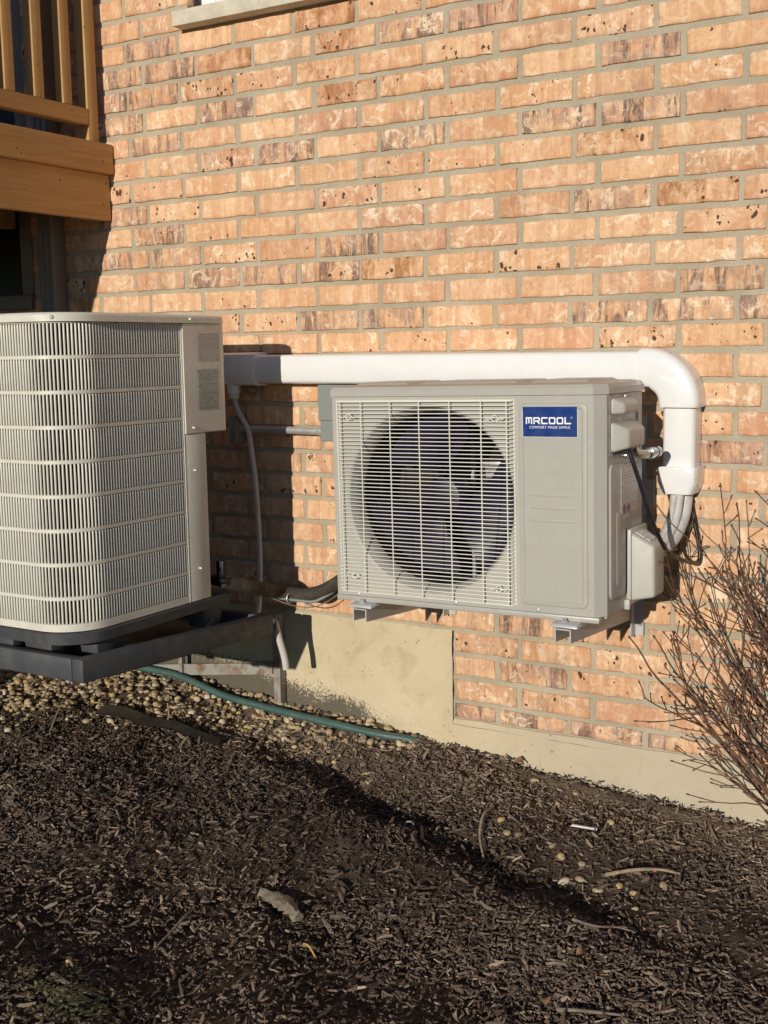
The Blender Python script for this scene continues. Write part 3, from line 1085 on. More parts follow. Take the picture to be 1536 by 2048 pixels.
zp = 0.948
mb = MB().rings([[(x, y, z) for x, y in panel_outline(o)] for z, o in ((zp, 0.003), (zp + 0.002, 0.006), (ZT - 0.001, 0.006))])
panel = obj('control_panel', mb, 'cond', cond, smooth=35)
obj('corner_post', MB().box(CX1 - 0.02, CX1 + 0.003, YP - 0.0025, -0.424, ZB + 0.0005, zp - 0.0005, 0.0025), 'cond', cond)
cp = [(x - nx * 0.016, y - ny * 0.016) for x, y, nx, ny in path_pts] + [(CX1 - 0.022, -0.432), (CX1 - 0.17, CY1 - 0.02), (CX0 + 0.02, CY1 - 0.02), (CX0 + 0.02, CY0 + CR)]
obj('coil', MB().rings([[(x, y, z) for x, y in cp] for z in (ZB, ZT)]), 'coil', cond)
xs = CX1 + 0.0066
obj('nameplate', MB().box(xs, xs + 0.0012, -0.452, -0.372, 1.006, 1.108, 0.0004, 1), 'lab_plate', panel)
obj('notice_sticker', MB().box(xs, xs + 0.001, -0.448, -0.362, 1.128, 1.198, 0.0003, 1), 'lab_warn', panel)
screw(cond, (CX1 + 0.006, -0.476, 0.963), (1, 0, 0), 0.004, 'steel', 0.007)
screw(cond, (CX1 + 0.003, -0.474, 0.856), (1, 0, 0), 0.004, 'steel', 0.008)
screw(cond, (CX1 + 0.003, -0.468, 0.605), (1, 0, 0), 0.004, 'steel', 0.008)
screw(cond, (CX1 + 0.009, -0.478, 1.231), (1, 0, 0), 0.004, 'steel', 0.005)
qx, qy, qn, qm = louvre_at(Lf + La * 0.42)
screw(cond, (qx + qn * 0.009, qy + qm * 0.009, 1.231), (qn, qm, 0), 0.0045, 'steel', 0.004)
# suction valve poking out of the recess
mb = MB().lathe((CX1 - 0.03, -0.372, 0.555), (1, 0, 0), [(-0.05, 0.011), (0.0, 0.011), (0.001, 0.016), (0.03, 0.016), (0.031, 0.010), (0.05, 0.010)], 12)
mb.box(CX1 - 0.012, CX1 + 0.012, -0.384, -0.36, 0.565, 0.61, 0.003)
obj('service_valve', mb, 'coil', cond)

# ------------------------------------------------------------------ tray stand
stand = root('condenser_tray', (0.3, -0.55, 0.15), 'slate grey drain tray on rusty steel legs carrying the louvred condenser', 'tray')
TX0, TX1, TY0, TY1 = -0.075, 0.643, -0.925, -0.208


def tz(y):
    return 0.422 + (y - TY1) / (TY0 - TY1) * 0.040


def tray_box(mb, x0, x1, y0, y1, a, b, bev=0.005):
    mb.hexa([(x0, y0, tz(y0) + a), (x1, y0, tz(y0) + a), (x1, y1, tz(y1) + a), (x0, y1, tz(y1) + a),
             (x0, y0, tz(y0) + b), (x1, y0, tz(y0) + b), (x1, y1, tz(y1) + b), (x0, y1, tz(y1) + b)], bev, 2)
    return mb


obj('rim', tray_box(MB(), TX1 - 0.035, TX1, TY0, TY1, -0.040, 0.014), 'slate', stand)
obj('rim', tray_box(MB(), TX0, TX0 + 0.035, TY0, TY1, -0.040, 0.014), 'slate', stand)
obj('rim', tray_box(MB(), TX0 + 0.0352, TX1 - 0.0352, TY0, TY0 + 0.035, -0.040, 0.014), 'slate', stand)
obj('rim', tray_box(MB(), TX0 + 0.0352, TX1 - 0.0352, TY1 - 0.035, TY1, -0.040, 0.014), 'slate', stand)
obj('tray_floor', tray_box(MB(), TX0 + 0.034, TX1 - 0.034, TY0 + 0.034, TY1 - 0.034, -0.035, -0.022, 0), 'slate', stand)
mb = MB()
for i in range(220):
    x = random.uniform(0.1, 0.6)
    y = TY0 + 0.04 + random.random() ** 2 * 0.16
    r = random.uniform(0.003, 0.008)
    z = tz(y) - 0.0225
    mb.hexa([(x - r, y - r, z), (x + r, y - r * .7, z), (x + r * .8, y + r, z), (x - r * .9, y + r * .8, z),
             (x - r * .5, y - r * .6, z + r * 1.2), (x + r * .6, y - r * .4, z + r * .9), (x + r * .3, y + r * .5, z + r), (x - r * .4, y + r * .3, z + r * 1.3)])
mo = obj('moss', mb, 'moss', stand)
mo['kind'] = 'stuff'


def angle_post(x, y, z0, z1, w=0.024, t=0.004):
    m = MB()
    m.box(x - w, x, y - t, y, z0, z1, 0.0008, 1)
    m.box(x - t, x, y + 0.0002, y + w, z0, z1, 0.0008, 1)
    return m


for x, y in ((0.532, -0.030), (-0.275, -0.030)):
    gz = float(ground_z(x, y))
    obj('leg', angle_post(x, y, gz - 0.03, 0.388), 'rust', stand)
mb = MB()
mb.hexa([(0.03, -0.040, 0.141), (0.508, -0.040, 0.206), (0.508, -0.006, 0.206), (0.03, -0.006, 0.141),
         (0.03, -0.040, 0.176), (0.508, -0.040, 0.241), (0.508, -0.036, 0.241), (0.03, -0.036, 0.176)], 0.0008, 1)
obj('cross_bar', mb, 'rust', stand)
obj('back_post', angle_post(0.17, -0.045, 0.12, 0.386, 0.014), 'rust', stand)
for x in (0.500, -0.27):
    m = MB()
    m.hexa([(x, TY0 + 0.04, tz(TY0) - 0.0525), (x + 0.03, TY0 + 0.04, tz(TY0) - 0.0525), (x + 0.03, -0.006, tz(TY1) - 0.062), (x, -0.006, tz(TY1) - 0.062),
            (x, TY0 + 0.04, tz(TY0) - 0.0425), (x + 0.03, TY0 + 0.04, tz(TY0) - 0.0425), (x + 0.03, -0.006, tz(TY1) - 0.048), (x, -0.006, tz(TY1) - 0.048)], 0.001)
    obj('arm', m, 'rust', stand)
for x in (0.30, 0.02):
    m = MB()
    tray_box(m, x, x + 0.03, TY0 + 0.04, TY1, -0.052, -0.0405, 0.001)
    obj('arm', m, 'rust', stand)
# short drain spout hanging from the back corner
mb = MB().tube(smooth_path([(0.628, -0.200, 0.418), (0.629, -0.186, 0.408), (0.630, -0.178, 0.388), (0.634, -0.168, 0.345), (0.640, -0.160, 0.305), (0.643, -0.156, 0.268)], 6), 0.0095, 10)
sp = obj('drain_spout', mb, 'tube', stand)
obj('clip', MB().box(0.622, 0.640, -0.1935, -0.185, 0.386, 0.430, 0.003), 'rust', sp)

# ------------------------------------------------------------------ ductless unit
UX, UZ = 1.3162, 0.5594
unit = root('mini_split_unit', (UX, -0.27, UZ), 'boxy beige heat pump unit with round fan grille mounted on the brick wall', 'air conditioner')
X0, X1, Z1, YF, YB = 0.9721, 1.6603, 1.0435, -0.392, -0.141
FC, FR = (1.2345, 0.803), 0.214


def ring_hole(xa, xb, za, zb, y, r, n=72):
    """plate with a round hole: returns rings (outer, inner)"""
    o, i = [], []
    cx, cz = FC
    for k in range(n):
        a = 2 * PI * k / n + PI / n
        dx, dz = math.cos(a), math.sin(a)
        t = min(((xb if dx > 0 else xa) - cx) / dx if abs(dx) > 1e-9 else 9e9, ((zb if dz > 0 else za) - cz) / dz if abs(dz) > 1e-9 else 9e9)
        o.append((cx + dx * t, y, cz + dz * t))
        i.append((cx + dx * r, y, cz + dz * r))
    return o, i


# front plate: round mouth on the left, plain on the right, folded edges
mb = MB()
xs_ = 1.4575
o, i = ring_hole(X0 + 0.004, xs_, UZ + 0.004, Z1 - 0.001, YF, FR + 0.008)
corners = [(X0 + 0.004, UZ + 0.004), (xs_, UZ + 0.004), (xs_, Z1 - 0.001), (X0 + 0.004, Z1 - 0.001)]
for c_ in corners:                       # snap the nearest outer point to each corner
    k = min(range(len(o)), key=lambda j: (o[j][0] - c_[0]) ** 2 + (o[j][2] - c_[1]) ** 2)
    o[k] = (c_[0], YF, c_[1])
mb.rings([o, i], True, False)
cx_, cz_ = FC


def circ(r, y, n=72):
    return [(cx_ + r * math.cos(2 * PI * k / n + PI / n), y, cz_ + r * math.sin(2 * PI * k / n + PI / n)) for k in range(n)]


mb.rings([circ(FR + 0.008, YF), circ(FR + 0.003, YF + 0.003), circ(FR - 0.004, YF + 0.016), circ(FR - 0.010, YF + 0.034), circ(FR - 0.010, YF + 0.05)], True, False)
k = len(mb.v)
mb.add([(xs_, YF, UZ + 0.004), (X1 - 0.024, YF, UZ + 0.004), (X1 - 0.024, YF, Z1 - 0.001), (xs_, YF, Z1 - 0.001),
        (X1 - 0.002, YF + 0.020, UZ + 0.004), (X1 - 0.002, YF + 0.020, Z1 - 0.001),
        (X1 - 0.002, YF + 0.034, UZ + 0.004), (X1 - 0.002, YF + 0.034, Z1 - 0.001)],
       [(0, 1, 2, 3), (1, 4, 5, 2), (4, 6, 7, 5)])
mb.add([(X0 + 0.004, YF, UZ + 0.004), (X0 + 0.004, YF, Z1 - 0.001), (X0, YF + 0.006, Z1 - 0.001), (X0, YF + 0.006, UZ + 0.004),
        (X0, YF + 0.04, Z1 - 0.001), (X0, YF + 0.04, UZ + 0.004)], [(0, 1, 2, 3), (3, 2, 4, 5)])
front = obj('front_panel', mb, 'unit', unit, smooth=28)
obj('bottom_lip', MB().box(X0 + 0.002, X1 - 0.012, YF - 0.003, YF + 0.03, UZ - 0.010, UZ + 0.0035, 0.003), 'unit', unit)
# casing sides, back, bottom, bulkhead
obj('side_panel', MB().box(X1 - 0.006, X1 - 0.002, YF + 0.0345, YB, UZ, Z1 - 0.001, 0.001, 1), 'unit', unit)
obj('side_panel', MB().box(X0, X0 + 0.004, YF + 0.0405, YB, UZ, Z1 - 0.001, 0.001, 1), 'unit', unit)
obj('base_plate', MB().box(X0 + 0.005, X1 - 0.007, YF + 0.031, YB - 0.002, UZ - 0.004, UZ + 0.002), 'unit', unit)
obj('coil', MB().box(X0 + 0.006, X1 - 0.2, YB - 0.018, YB - 0.003, UZ + 0.003, Z1 - 0.002), 'coil', unit)
obj('bulkhead', MB().box(1.462, 1.466, YF + 0.003, YB - 0.003, UZ + 0.003, Z1 - 0.002), 'cavity', unit)
obj('back_panel', MB().box(1.467, X1 - 0.007, YB - 0.006, YB - 0.001, UZ + 0.003, Z1 - 0.002), 'unit', unit)
mb = MB()
mb.rings([circ(FR - 0.0095, YF + 0.051), circ(FR - 0.0095, YF + 0.12)], True, False)
obj('shroud', mb, 'cavity', unit)
# fan motor, its mount and the fan
obj('motor_mount', MB().box(FC[0] + 0.012, FC[0] + 0.020, YB - 0.055, YB - 0.045, UZ + 0.01, Z1 - 0.006).box(FC[0] + 0.102, FC[0] + 0.110, YB - 0.055, YB - 0.045, UZ + 0.01, Z1 - 0.006), 'steel', unit)
obj('motor_bracket', MB().box(FC[0] + 0.052, FC[0] + 0.112, YB - 0.075, YB - 0.060, 0.868, 0.880, 0.002).hexa([(FC[0] + 0.066, YB - 0.085, 0.842), (FC[0] + 0.098, YB - 0.085, 0.842), (FC[0] + 0.098, YB - 0.06, 0.842), (FC[0] + 0.066, YB - 0.06, 0.842), (FC[0] + 0.058, YB - 0.072, 0.866), (FC[0] + 0.106, YB - 0.072, 0.866), (FC[0] + 0.106, YB - 0.06, 0.866), (FC[0] + 0.058, YB - 0.06, 0.866)], 0.002), 'steel', unit)
fan = obj('fan', MB().lathe((FC[0], YF + 0.095, FC[1]), (0, -1, 0), [(-0.03, 0.052), (0.012, 0.052), (0.026, 0.044), (0.030, 0.030)], 28), 'blade', unit)
for b_ in range(3):
    a0 = math.radians(100 + 120 * b_)
    rr = []
    for q in range(9):
        r = 0.045 + (FR - 0.018 - 0.045) * q / 8
        half = math.radians(20 + 26 * math.sin(min(1, q / 7) * PI * 0.5)) * (1 - 0.12 * (q == 8))
        row = []
        for w in range(9):
            u_ = w / 8
            ang = a0 + half * (u_ * 2 - 1) + 0.20 * q / 8
            yy = YF + 0.060 + 0.062 * u_ + 0.012 * math.sin(u_ * PI)
            row.append((FC[0] + r * math.cos(ang), yy, FC[1] + r * math.sin(ang)))
        rr.append(row)
    mb = MB().rings(rr, closed=False, cap=False)
    mb.rings([[(p[0], p[1] + 0.003, p[2]) for p in row] for row in rr], closed=False, cap=False)
    obj('blade', mb, 'blade', fan, recalc=False)

# wire guard
GX0, GX1, GZ0, GZ1 = 0.9925, 1.4510, 0.5755, 1.0315
YW = YF - 0.0135
NW = 51
gx, gz_ = 0.0045, 0.004
mb = MB()
mb.rings([[(GX0 - gx, YF - 0.0002, GZ0 - gz_), (GX1 + gx, YF - 0.0002, GZ0 - gz_), (GX1 + gx, YF - 0.0002, GZ1 + gz_), (GX0 - gx, YF - 0.0002, GZ1 + gz_)],
          [(GX0 - gx + .0012, YF - 0.0028, GZ0 - gz_ + .0012), (GX1 + gx - .0012, YF - 0.0028, GZ0 - gz_ + .0012), (GX1 + gx - .0012, YF - 0.0028, GZ1 + gz_ - .0012), (GX0 - gx + .0012, YF - 0.0028, GZ1 + gz_ - .0012)],
          [(GX0 - .0005, YF - 0.0028, GZ0 - .0005), (GX1 + .0005, YF - 0.0028, GZ0 - .0005), (GX1 + .0005, YF - 0.0028, GZ1 + .0005), (GX0 - .0005, YF - 0.0028, GZ1 + .0005)],
          [(GX0 + .0005, YF - 0.0002, GZ0 + .0005), (GX1 - .0005, YF - 0.0002, GZ0 + .0005), (GX1 - .0005, YF - 0.0002, GZ1 - .0005), (GX0 + .0005, YF - 0.0002, GZ1 - .0005)]], True, False)
guard = obj('grille', mb, 'wire', unit, smooth=20)
mbw = MB()
mbw.tube([(GX0 - 0.004, YF + 0.001, 0), (GX0 + 0.001, YW + 0.002, 0), (GX0 + 0.005, YW, 0), (GX1 - 0.005, YW, 0), (GX1 - 0.001, YW + 0.002, 0), (GX1 + 0.004, YF + 0.001, 0)], 0.00112, 6)
w0 = obj('wire', mbw, 'wire', guard, smooth=60)
zw = [GZ0 + (GZ1 - GZ0) * i / (NW - 1) for i in range(NW)]
base_loc = w0.location.copy()
for k, z in enumerate(zw):
    w = w0 if k == 0 else w0.copy()
    if k:
        COL.objects.link(w)
    w.location = base_loc + Vector((0, 0, z))
for x in (GX0 + 0.012, 1.0626, 1.142, 1.219, 1.2977, 1.3765, GX1 - 0.012):
    obj('rib', MB().tube([(x, YW + 0.0028, GZ0 - 0.002), (x, YW + 0.0024, GZ1 + 0.002)], 0.0016, 6), 'wire', guard, smooth=60)
for x, z in ((1.0306, 0.9968), (1.4126, 0.994), (1.037, 0.6157), (1.4165, 0.6118)):
    mb = MB()
    mb.tube([(x + 0.0068 * math.cos(a), YW - 0.002, z + 0.0068 * math.sin(a)) for a in np.linspace(0, 2 * PI, 15)], 0.0013, 5)
    mb.tube([(x - 0.024, YW - 0.0015, z + 0.001), (x - 0.016, YW - 0.002, z - 0.003), (x - 0.007, YW - 0.002, z + 0.001)], 0.0013, 5)
    mb.tube([(x + 0.007, YW - 0.002, z), (x + 0.015, YW - 0.002, z - 0.003), (x + 0.023, YW - 0.0015, z + 0.001)], 0.0013, 5)
    obj('clip', mb, 'wire', guard, smooth=60)


# embossed service panel
def rrect(x0, x1, z0, z1, r, y, n=6):
    p = []
    for cx, cz, a0 in ((x1 - r, z0 + r, -.5 * PI), (x1 - r, z1 - r, 0), (x0 + r, z1 - r, .5 * PI), (x0 + r, z0 + r, PI)):
        for i in range(n + 1):
            a = a0 + .5 * PI * i / n
            p.append((cx + r * math.cos(a), y, cz + r * math.sin(a)))
    return p


def emboss(x0, x1, z0, z1, r, y, h, name, par, mat='unit', dish=0.0):
    rr = [rrect(x0, x1, z0, z1, r, y + 0.001), rrect(x0 + h * .7, x1 - h * .7, z0 + h * .7, z1 - h * .7, r - h * .7, y - h * 0.8),
          rrect(x0 + h * 1.6, x1 - h * 1.6, z0 + h * 1.6, z1 - h * 1.6, max(r - h * 1.6, .0008), y - h)]
    if dish:
        rr.append(rrect(x0 + h * 1.6 + .006, x1 - h * 1.6 - .006, z0 + h * 1.6 + .006, z1 - h * 1.6 - .006, max(r - h * 1.6 - .004, .001), y - h))
        rr.append(rrect(x0 + h * 1.6 + .009, x1 - h * 1.6 - .009, z0 + h * 1.6 + .009, z1 - h * 1.6 - .009, max(r - h * 1.6 - .006, .001), y - h + dish))
    mb = MB().rings(rr)
    return obj(name, mb, mat, par, smooth=24)


emboss(1.4625, 1.6235, 0.578, 1.027, 0.016, YF, 0.003, 'service_panel', front, dish=0.0022)
for z in (0.8265, 0.7985, 0.770):
    emboss(1.487, 1.592, z - 0.0042, z + 0.0042, 0.0040, YF - 0.0006, 0.0016, 'ridge', front)
# brand plate
LX0, LX1, LZ0, LZ1 = 1.4745, 1.6005, 0.9535, 1.0185
yl = YF - 0.0022
plate = obj('brand_plate', MB().box(LX0, LX1, yl - 0.0012, yl + 0.002, LZ0, LZ1, 0.0004, 1), 'blue', front)
obj('border', MB().box(LX0 - 0.0008, LX1 + 0.0008, yl - 0.0006, yl + 0.002, LZ0 - 0.0008, LZ1 + 0.0008), 'ink_white', front)


def strokes(letters, x, z, h, w, gap, sw, y, mat, par, name):
    """square-shouldered capitals as bars; letters holds polylines on a unit cell"""
    for ch in letters:
        mb = MB()
        for line in GLYPH[ch]:
            for (ax, az), (bx, bz) in zip(line[:-1], line[1:]):
                p = Vector((x + ax * w, 0, z + az * h))
                q = Vector((x + bx * w, 0, z + bz * h))
                d = (q - p).normalized()
                nn = Vector((-d.z, 0, d.x)) * sw / 2
                e = d * sw / 2
                c4 = [p - e - nn, q + e - nn, q + e + nn, p - e + nn]
                y0 = y - 0.0001 * (len(mb.v) // 8 % 5)
                mb.hexa([(c.x, y0, c.z) for c in c4] + [(c.x, y0 - 0.0004, c.z) for c in c4])
        obj(name, mb, mat, par, smooth=0)
        x += w + gap
    return x


GLYPH = {'M': [[(0, 0), (0, 1), (1, 1), (1, 0)], [(.5, 1), (.5, .15)]], 'R': [[(0, 0), (0, 1), (.85, 1), (1, .85), (1, .55), (.85, .42), (0.15, .42)], [(.6, .42), (1, 0)]],
         'C': [[(1, 1), (.12, 1), (0, .85), (0, .15), (.12, 0), (1, 0)]], 'O': [[(.1, 0), (0, .12), (0, .88), (.1, 1), (.9, 1), (1, .88), (1, .12), (.9, 0), (.1, 0)]],
         'L': [[(0, 1), (0, 0), (1, 0)]]}
xe = strokes('MRCOOL', 1.4835, 0.9825, 0.0120, 0.0122, 0.0058, 0.0030, yl - 0.0013, 'ink_white', plate, 'letter')
mb = MB().tube([(xe - 0.0035 + 0.0013 * math.cos(a), yl - 0.0014, 0.9955 + 0.0013 * math.sin(a)) for a in np.linspace(0, 2 * PI, 13)], 0.00035, 4)
obj('registered_mark', mb, 'ink_white', plate)
fc = bpy.data.curves.new('tagline', 'FONT')
fc.body = 'COMFORT MADE SIMPLE'
fc.size = 0.0072
fc.extrude = 0.0003
fc.space_character = 1.1
fo = bpy.data.objects.new('tagline', fc)
COL.objects.link(fo)
bpy.context.view_layer.update()
tm = bpy.data.meshes.new_from_object(fo.evaluated_get(bpy.context.evaluated_depsgraph_get()))
bpy.data.objects.remove(fo)
tv = np.array([v.co for v in tm.vertices])
wx = tv[:, 0].max() - tv[:, 0].min()
sc = 0.094 / wx
mb = MB()
mb.add([(1.4905 + (v[0] - tv[:, 0].min()) * sc, yl - 0.0016 - v[2], 0.9715 + v[1] * sc) for v in tv], [list(p.vertices) for p in tm.polygons])
obj('tagline', mb, 'ink_white', plate, smooth=0, recalc=False)

# lid with sloped shoulders and pressed ribs
mb = MB()


def lid_ring(x0, x1, y0, y1, z, ch):
    return [(x0, y0 + 0.004, z), (x0 + 0.004, y0, z), (x1 - ch, y0, z), (x1, y0 + ch, z), (x1, y1, z), (x0, y1, z)]


mb.rings([lid_ring(X0 - 0.002, X1 + 0.002, YF - 0.004, YB + 0.004, Z1, 0.026), lid_ring(X0 - 0.002, X1 + 0.002, YF - 0.004, YB + 0.004, Z1 + 0.014, 0.026),
          lid_ring(X0 + 0.003, X1 - 0.003, YF + 0.001, YB, Z1 + 0.022, 0.026), lid_ring(X0 + 0.022, X1 - 0.022, YF + 0.018, YB - 0.012, Z1 + 0.026, 0.022)])
lid = obj('lid', mb, 'unit', unit, smooth=22)
mb = MB()
for a, b in ((X0 + 0.05, 1.17), (1.20, 1.45), (1.475, X1 - 0.045)):
    mb.hexa([(a, YF + 0.03, Z1 + 0.0255), (b, YF + 0.03, Z1 + 0.0255), (b, YB - 0.03, Z1 + 0.0255), (a, YB - 0.03, Z1 + 0.0255),
             (a + 0.012, YF + 0.042, Z1 + 0.032), (b - 0.012, YF + 0.042, Z1 + 0.032), (b - 0.012, YB - 0.042, Z1 + 0.032), (a + 0.012, YB - 0.042, Z1 + 0.032)], 0.002)
obj('pressed_rib', mb, 'unit', lid, smooth=25)

# right side: pressings, covers, stickers, pipes
SX = X1 - 0.002


def side_emboss(y0, y1, z0, z1, r, h, name, mat='unit'):
    rr = []
    for ins, xx in ((0, SX - 0.001), (h * .7, SX + h * .8), (h * 1.6, SX + h)):
        rr.append([(xx, p[0], p[2]) for p in rrect(y0 + ins, y1 - ins, z0 + ins, z1 - ins, max(r - ins, .001), 0)])
    return obj(name, MB().rings(rr), mat, unit, smooth=24)


side_emboss(-0.362, -0.262, 0.592, 0.894, 0.02, 0.005, 'side_pressing')
side_emboss(-0.332, -0.290, 0.615, 0.79, 0.015, 0.0072, 'side_pressing')
side_emboss(-0.183, -0.163, 0.90, 1.0, 0.008, 0.004, 'side_pressing')
obj('warning_strip', MB().box(SX + 0.0002, SX + 0.0012, -0.3565, -0.3555 + 0.035, 0.912, 1.036), 'lab_strip', unit)
spec = obj('specification_sticker', MB().box(SX + 0.0056, SX + 0.0066, -0.300, -0.192, 0.775, 0.880), 'lab_spec', unit)
obj('hazard_panel', MB().box(SX + 0.0068, SX + 0.0072, -0.298, -0.194, 0.7765, 0.800), 'ink_pink', spec)
for yy in (-0.283, -0.256):
    mb = MB().tube([(SX + 0.0073, yy + 0.010 * math.cos(a), 0.788 + 0.010 * math.sin(a)) for a in np.linspace(0, 2 * PI, 5)], 0.0008, 4)
    mb.box(SX + 0.0072, SX + 0.0076, yy - 0.0025, yy + 0.0025, 0.784, 0.793)
    obj('hazard_mark', mb, 'ink_dark', spec)
obj('spec_backing', MB().box(SX + 0.0002, SX + 0.0054, -0.310, -0.186, 0.765, 0.887, 0.002), 'unit', unit)


def cover(y0, y1, z0, z1, out, ty0, ty1, tz0, tz1, name, mat='unit_plastic', bev=0.006):
    m = MB().hexa([(SX, y0, z0), (SX + out, y0 + ty0, z0 + tz0), (SX + out, y1 - ty1, z0 + tz0), (SX, y1, z0),
                   (SX, y0, z1), (SX + out, y0 + ty0, z1 - tz1), (SX + out, y1 - ty1, z1 - tz1), (SX, y1, z1)], bev, 3)
    return obj(name, m, mat, unit, smooth=50)


cover(-0.350, -0.205, 0.998, 1.036, 0.026, 0.02, 0.035, 0.002, 0.014, 'handle_cover')
tcov = cover(-0.352, -0.192, 0.916, 0.984, 0.034, 0.026, 0.03, 0.010, 0.018, 'terminal_cover')
obj('opening', MB().hexa([(SX + 0.003, -0.335, 0.9125), (SX + 0.028, -0.318, 0.922), (SX + 0.028, -0.238, 0.922), (SX + 0.003, -0.205, 0.9125),
                          (SX + 0.003, -0.335, 0.9205), (SX + 0.028, -0.318, 0.930), (SX + 0.028, -0.238, 0.930), (SX + 0.003, -0.205, 0.9205)]), 'cavity', tcov)
obj('cable_gland', MB().box(SX + 0.008, SX + 0.026, -0.322, -0.308, 0.905, 0.913, 0.002), 'chrome', tcov)
vcov = cover(-0.246, -0.142, 0.572, 0.734, 0.062, 0.006, 0.025, 0.012, 0.034, 'valve_cover', bev=0.007)
obj('cover_flange', MB().box(SX, SX + 0.012, -0.252, -0.138, 0.566, 0.738, 0.004), 'unit_plastic', vcov)
obj('barcode_sticker', MB().hexa([(SX + 0.010, -0.222, 0.7285), (SX + 0.048, -0.222, 0.7075), (SX + 0.048, -0.175, 0.7075), (SX + 0.010, -0.175, 0.7285),
                                  (SX + 0.010, -0.222, 0.7300), (SX + 0.048, -0.222, 0.7090), (SX + 0.048, -0.175, 0.7090), (SX + 0.010, -0.175, 0.7300)]), 'lab_bar', vcov)
obj('cover_tab', MB().box(SX - 0.002, SX + 0.012, -0.262, -0.249, 0.556, 0.580, 0.004), 'unit_plastic', vcov)
for y, z in ((-0.262, 1.040), (-0.2, 0.893)):
    screw(unit, (SX + 0.001, y, z - 0.004), (1, 0, 0), 0.004, 'steel', 0.004)
mb = MB().tube(smooth_path([(SX + 0.018, -0.255, 0.935), (SX + 0.020, -0.250, 0.912), (SX + 0.030, -0.225, 0.905), (SX + 0.036, -0.185, 0.905)], 6), 0.0105, 12)
mb.lathe((SX + 0.0355, -0.190, 0.905), (0.05, 1, 0), [(-0.012, 0.0135), (0.010, 0.0135), (0.012, 0.011), (0.030, 0.011), (0.031, 0.0125), (0.045, 0.0125)], 14)
obj('conduit_elbow', mb, 'chrome', unit)
for x, z in ((X0 + 0.063, UZ + 0.0055), (1.505, UZ + 0.0065), (1.30, UZ + 0.006)):
    screw(front, (x, YF - 0.0005, z + 0.003), (0, -1, 0), 0.004, 'steel', 0.002)
# feet
for x in (1.0555, 1.5765):
    m = MB()
    m.hexa([(x - 0.034, YF - 0.032, UZ - 0.019), (x + 0.034, YF - 0.032, UZ - 0.019), (x + 0.034, YF + 0.06, UZ - 0.019), (x - 0.034, YF + 0.06, UZ - 0.019),
            (x - 0.030, YF - 0.028, UZ - 0.011), (x + 0.030, YF - 0.028, UZ - 0.011), (x + 0.030, YF + 0.06, UZ - 0.0065), (x - 0.030, YF + 0.06, UZ - 0.0065)], 0.003)
    ft = obj('foot', m, 'zinc', unit)
    obj('bolt', MB().lathe((x - 0.004, YF - 0.012, UZ - 0.0105), (0, 0, 1), [(0, 0.009), (0.003, 0.009), (0.0035, 0.006), (0.009, 0.006)], 6), 'steel', ft)
unit.rotation_euler = (0, -0.0135, 0)

# ------------------------------------------------------------------ wall brackets
for x, lab in ((1.0575, 'grey steel bracket under the fan grille end of the heat pump'), (1.5765, 'grey steel bracket under the branded panel of the heat pump')):
    br = root('wall_bracket', (x, 0.0, 0.44), lab, 'bracket', 'brackets under the wall mounted unit')
    a, b = x - 0.019, x + 0.019
    zt = 0.5385 + (x - UX) * 0.0135
    obj('channel', MB().box(a, b, -0.425, -0.003, zt - 0.003, zt, 0.0006, 1)
        .hexa([(a, -0.425, zt - 0.030), (a + 0.003, -0.425, zt - 0.030), (a + 0.003, -0.003, zt - 0.060), (a, -0.003, zt - 0.060),
               (a, -0.425, zt - 0.0032), (a + 0.003, -0.425, zt - 0.0032), (a + 0.003, -0.003, zt - 0.0032), (a, -0.003, zt - 0.0032)])
        .hexa([(b - 0.003, -0.425, zt - 0.030), (b, -0.425, zt - 0.030), (b, -0.003, zt - 0.060), (b - 0.003, -0.003, zt - 0.060),
               (b - 0.003, -0.425, zt - 0.0032), (b, -0.425, zt - 0.0032), (b, -0.003, zt - 0.0032), (b - 0.003, -0.003, zt - 0.0032)]), 'zinc', br, smooth=0)
    obj('wall_plate', MB().box(b + 0.0002, b + 0.024, -0.0065, -0.003, 0.44, 0.98, 0.001, 1).box(b + 0.0002, b + 0.0035, -0.036, -0.0067, 0.44, 0.98, 0.0008, 1), 'zinc', br)
    for z in (0.47, 0.95):
        screw(br, (b + 0.016, -0.0066, z), (0, -1, 0), 0.006, 'steel', 0.006)
bar = tag(obj('cross_rail', MB().box(0.90, 1.642, -0.011, -0.0068, 0.76, 0.83, 0.001, 1), 'zinc'), 'flat grey steel mounting rail fixed to the brick behind the heat pump', 'rail')

# ------------------------------------------------------------------ line set cover
duct = root('line_set_cover', (1.1, 0.0, 1.1), 'white plastic pipe cover running along the wall and turning down beside the heat pump', 'pipe cover')
DP = [(-1, 0), (-1, .70), (-.97, .84), (-.88, .94), (-.74, .99), (0, 1.01), (.74, .99), (.88, .94), (.97, .84), (1, .70), (1, 0)]


def duct_sweep(path, hw, dep, y0=-0.004):
    """path: list of (x, z, tangent angle, width scale)"""
    rr = []
    for x, z, a, k in path:
        nx, nz = -math.sin(a), math.cos(a)
        rr.append([(x + nx * s * hw * k, y0 - d * dep * (0.6 + 0.4 * k), z + nz * s * hw * k) for s, d in DP])
    return MB().rings(rr)


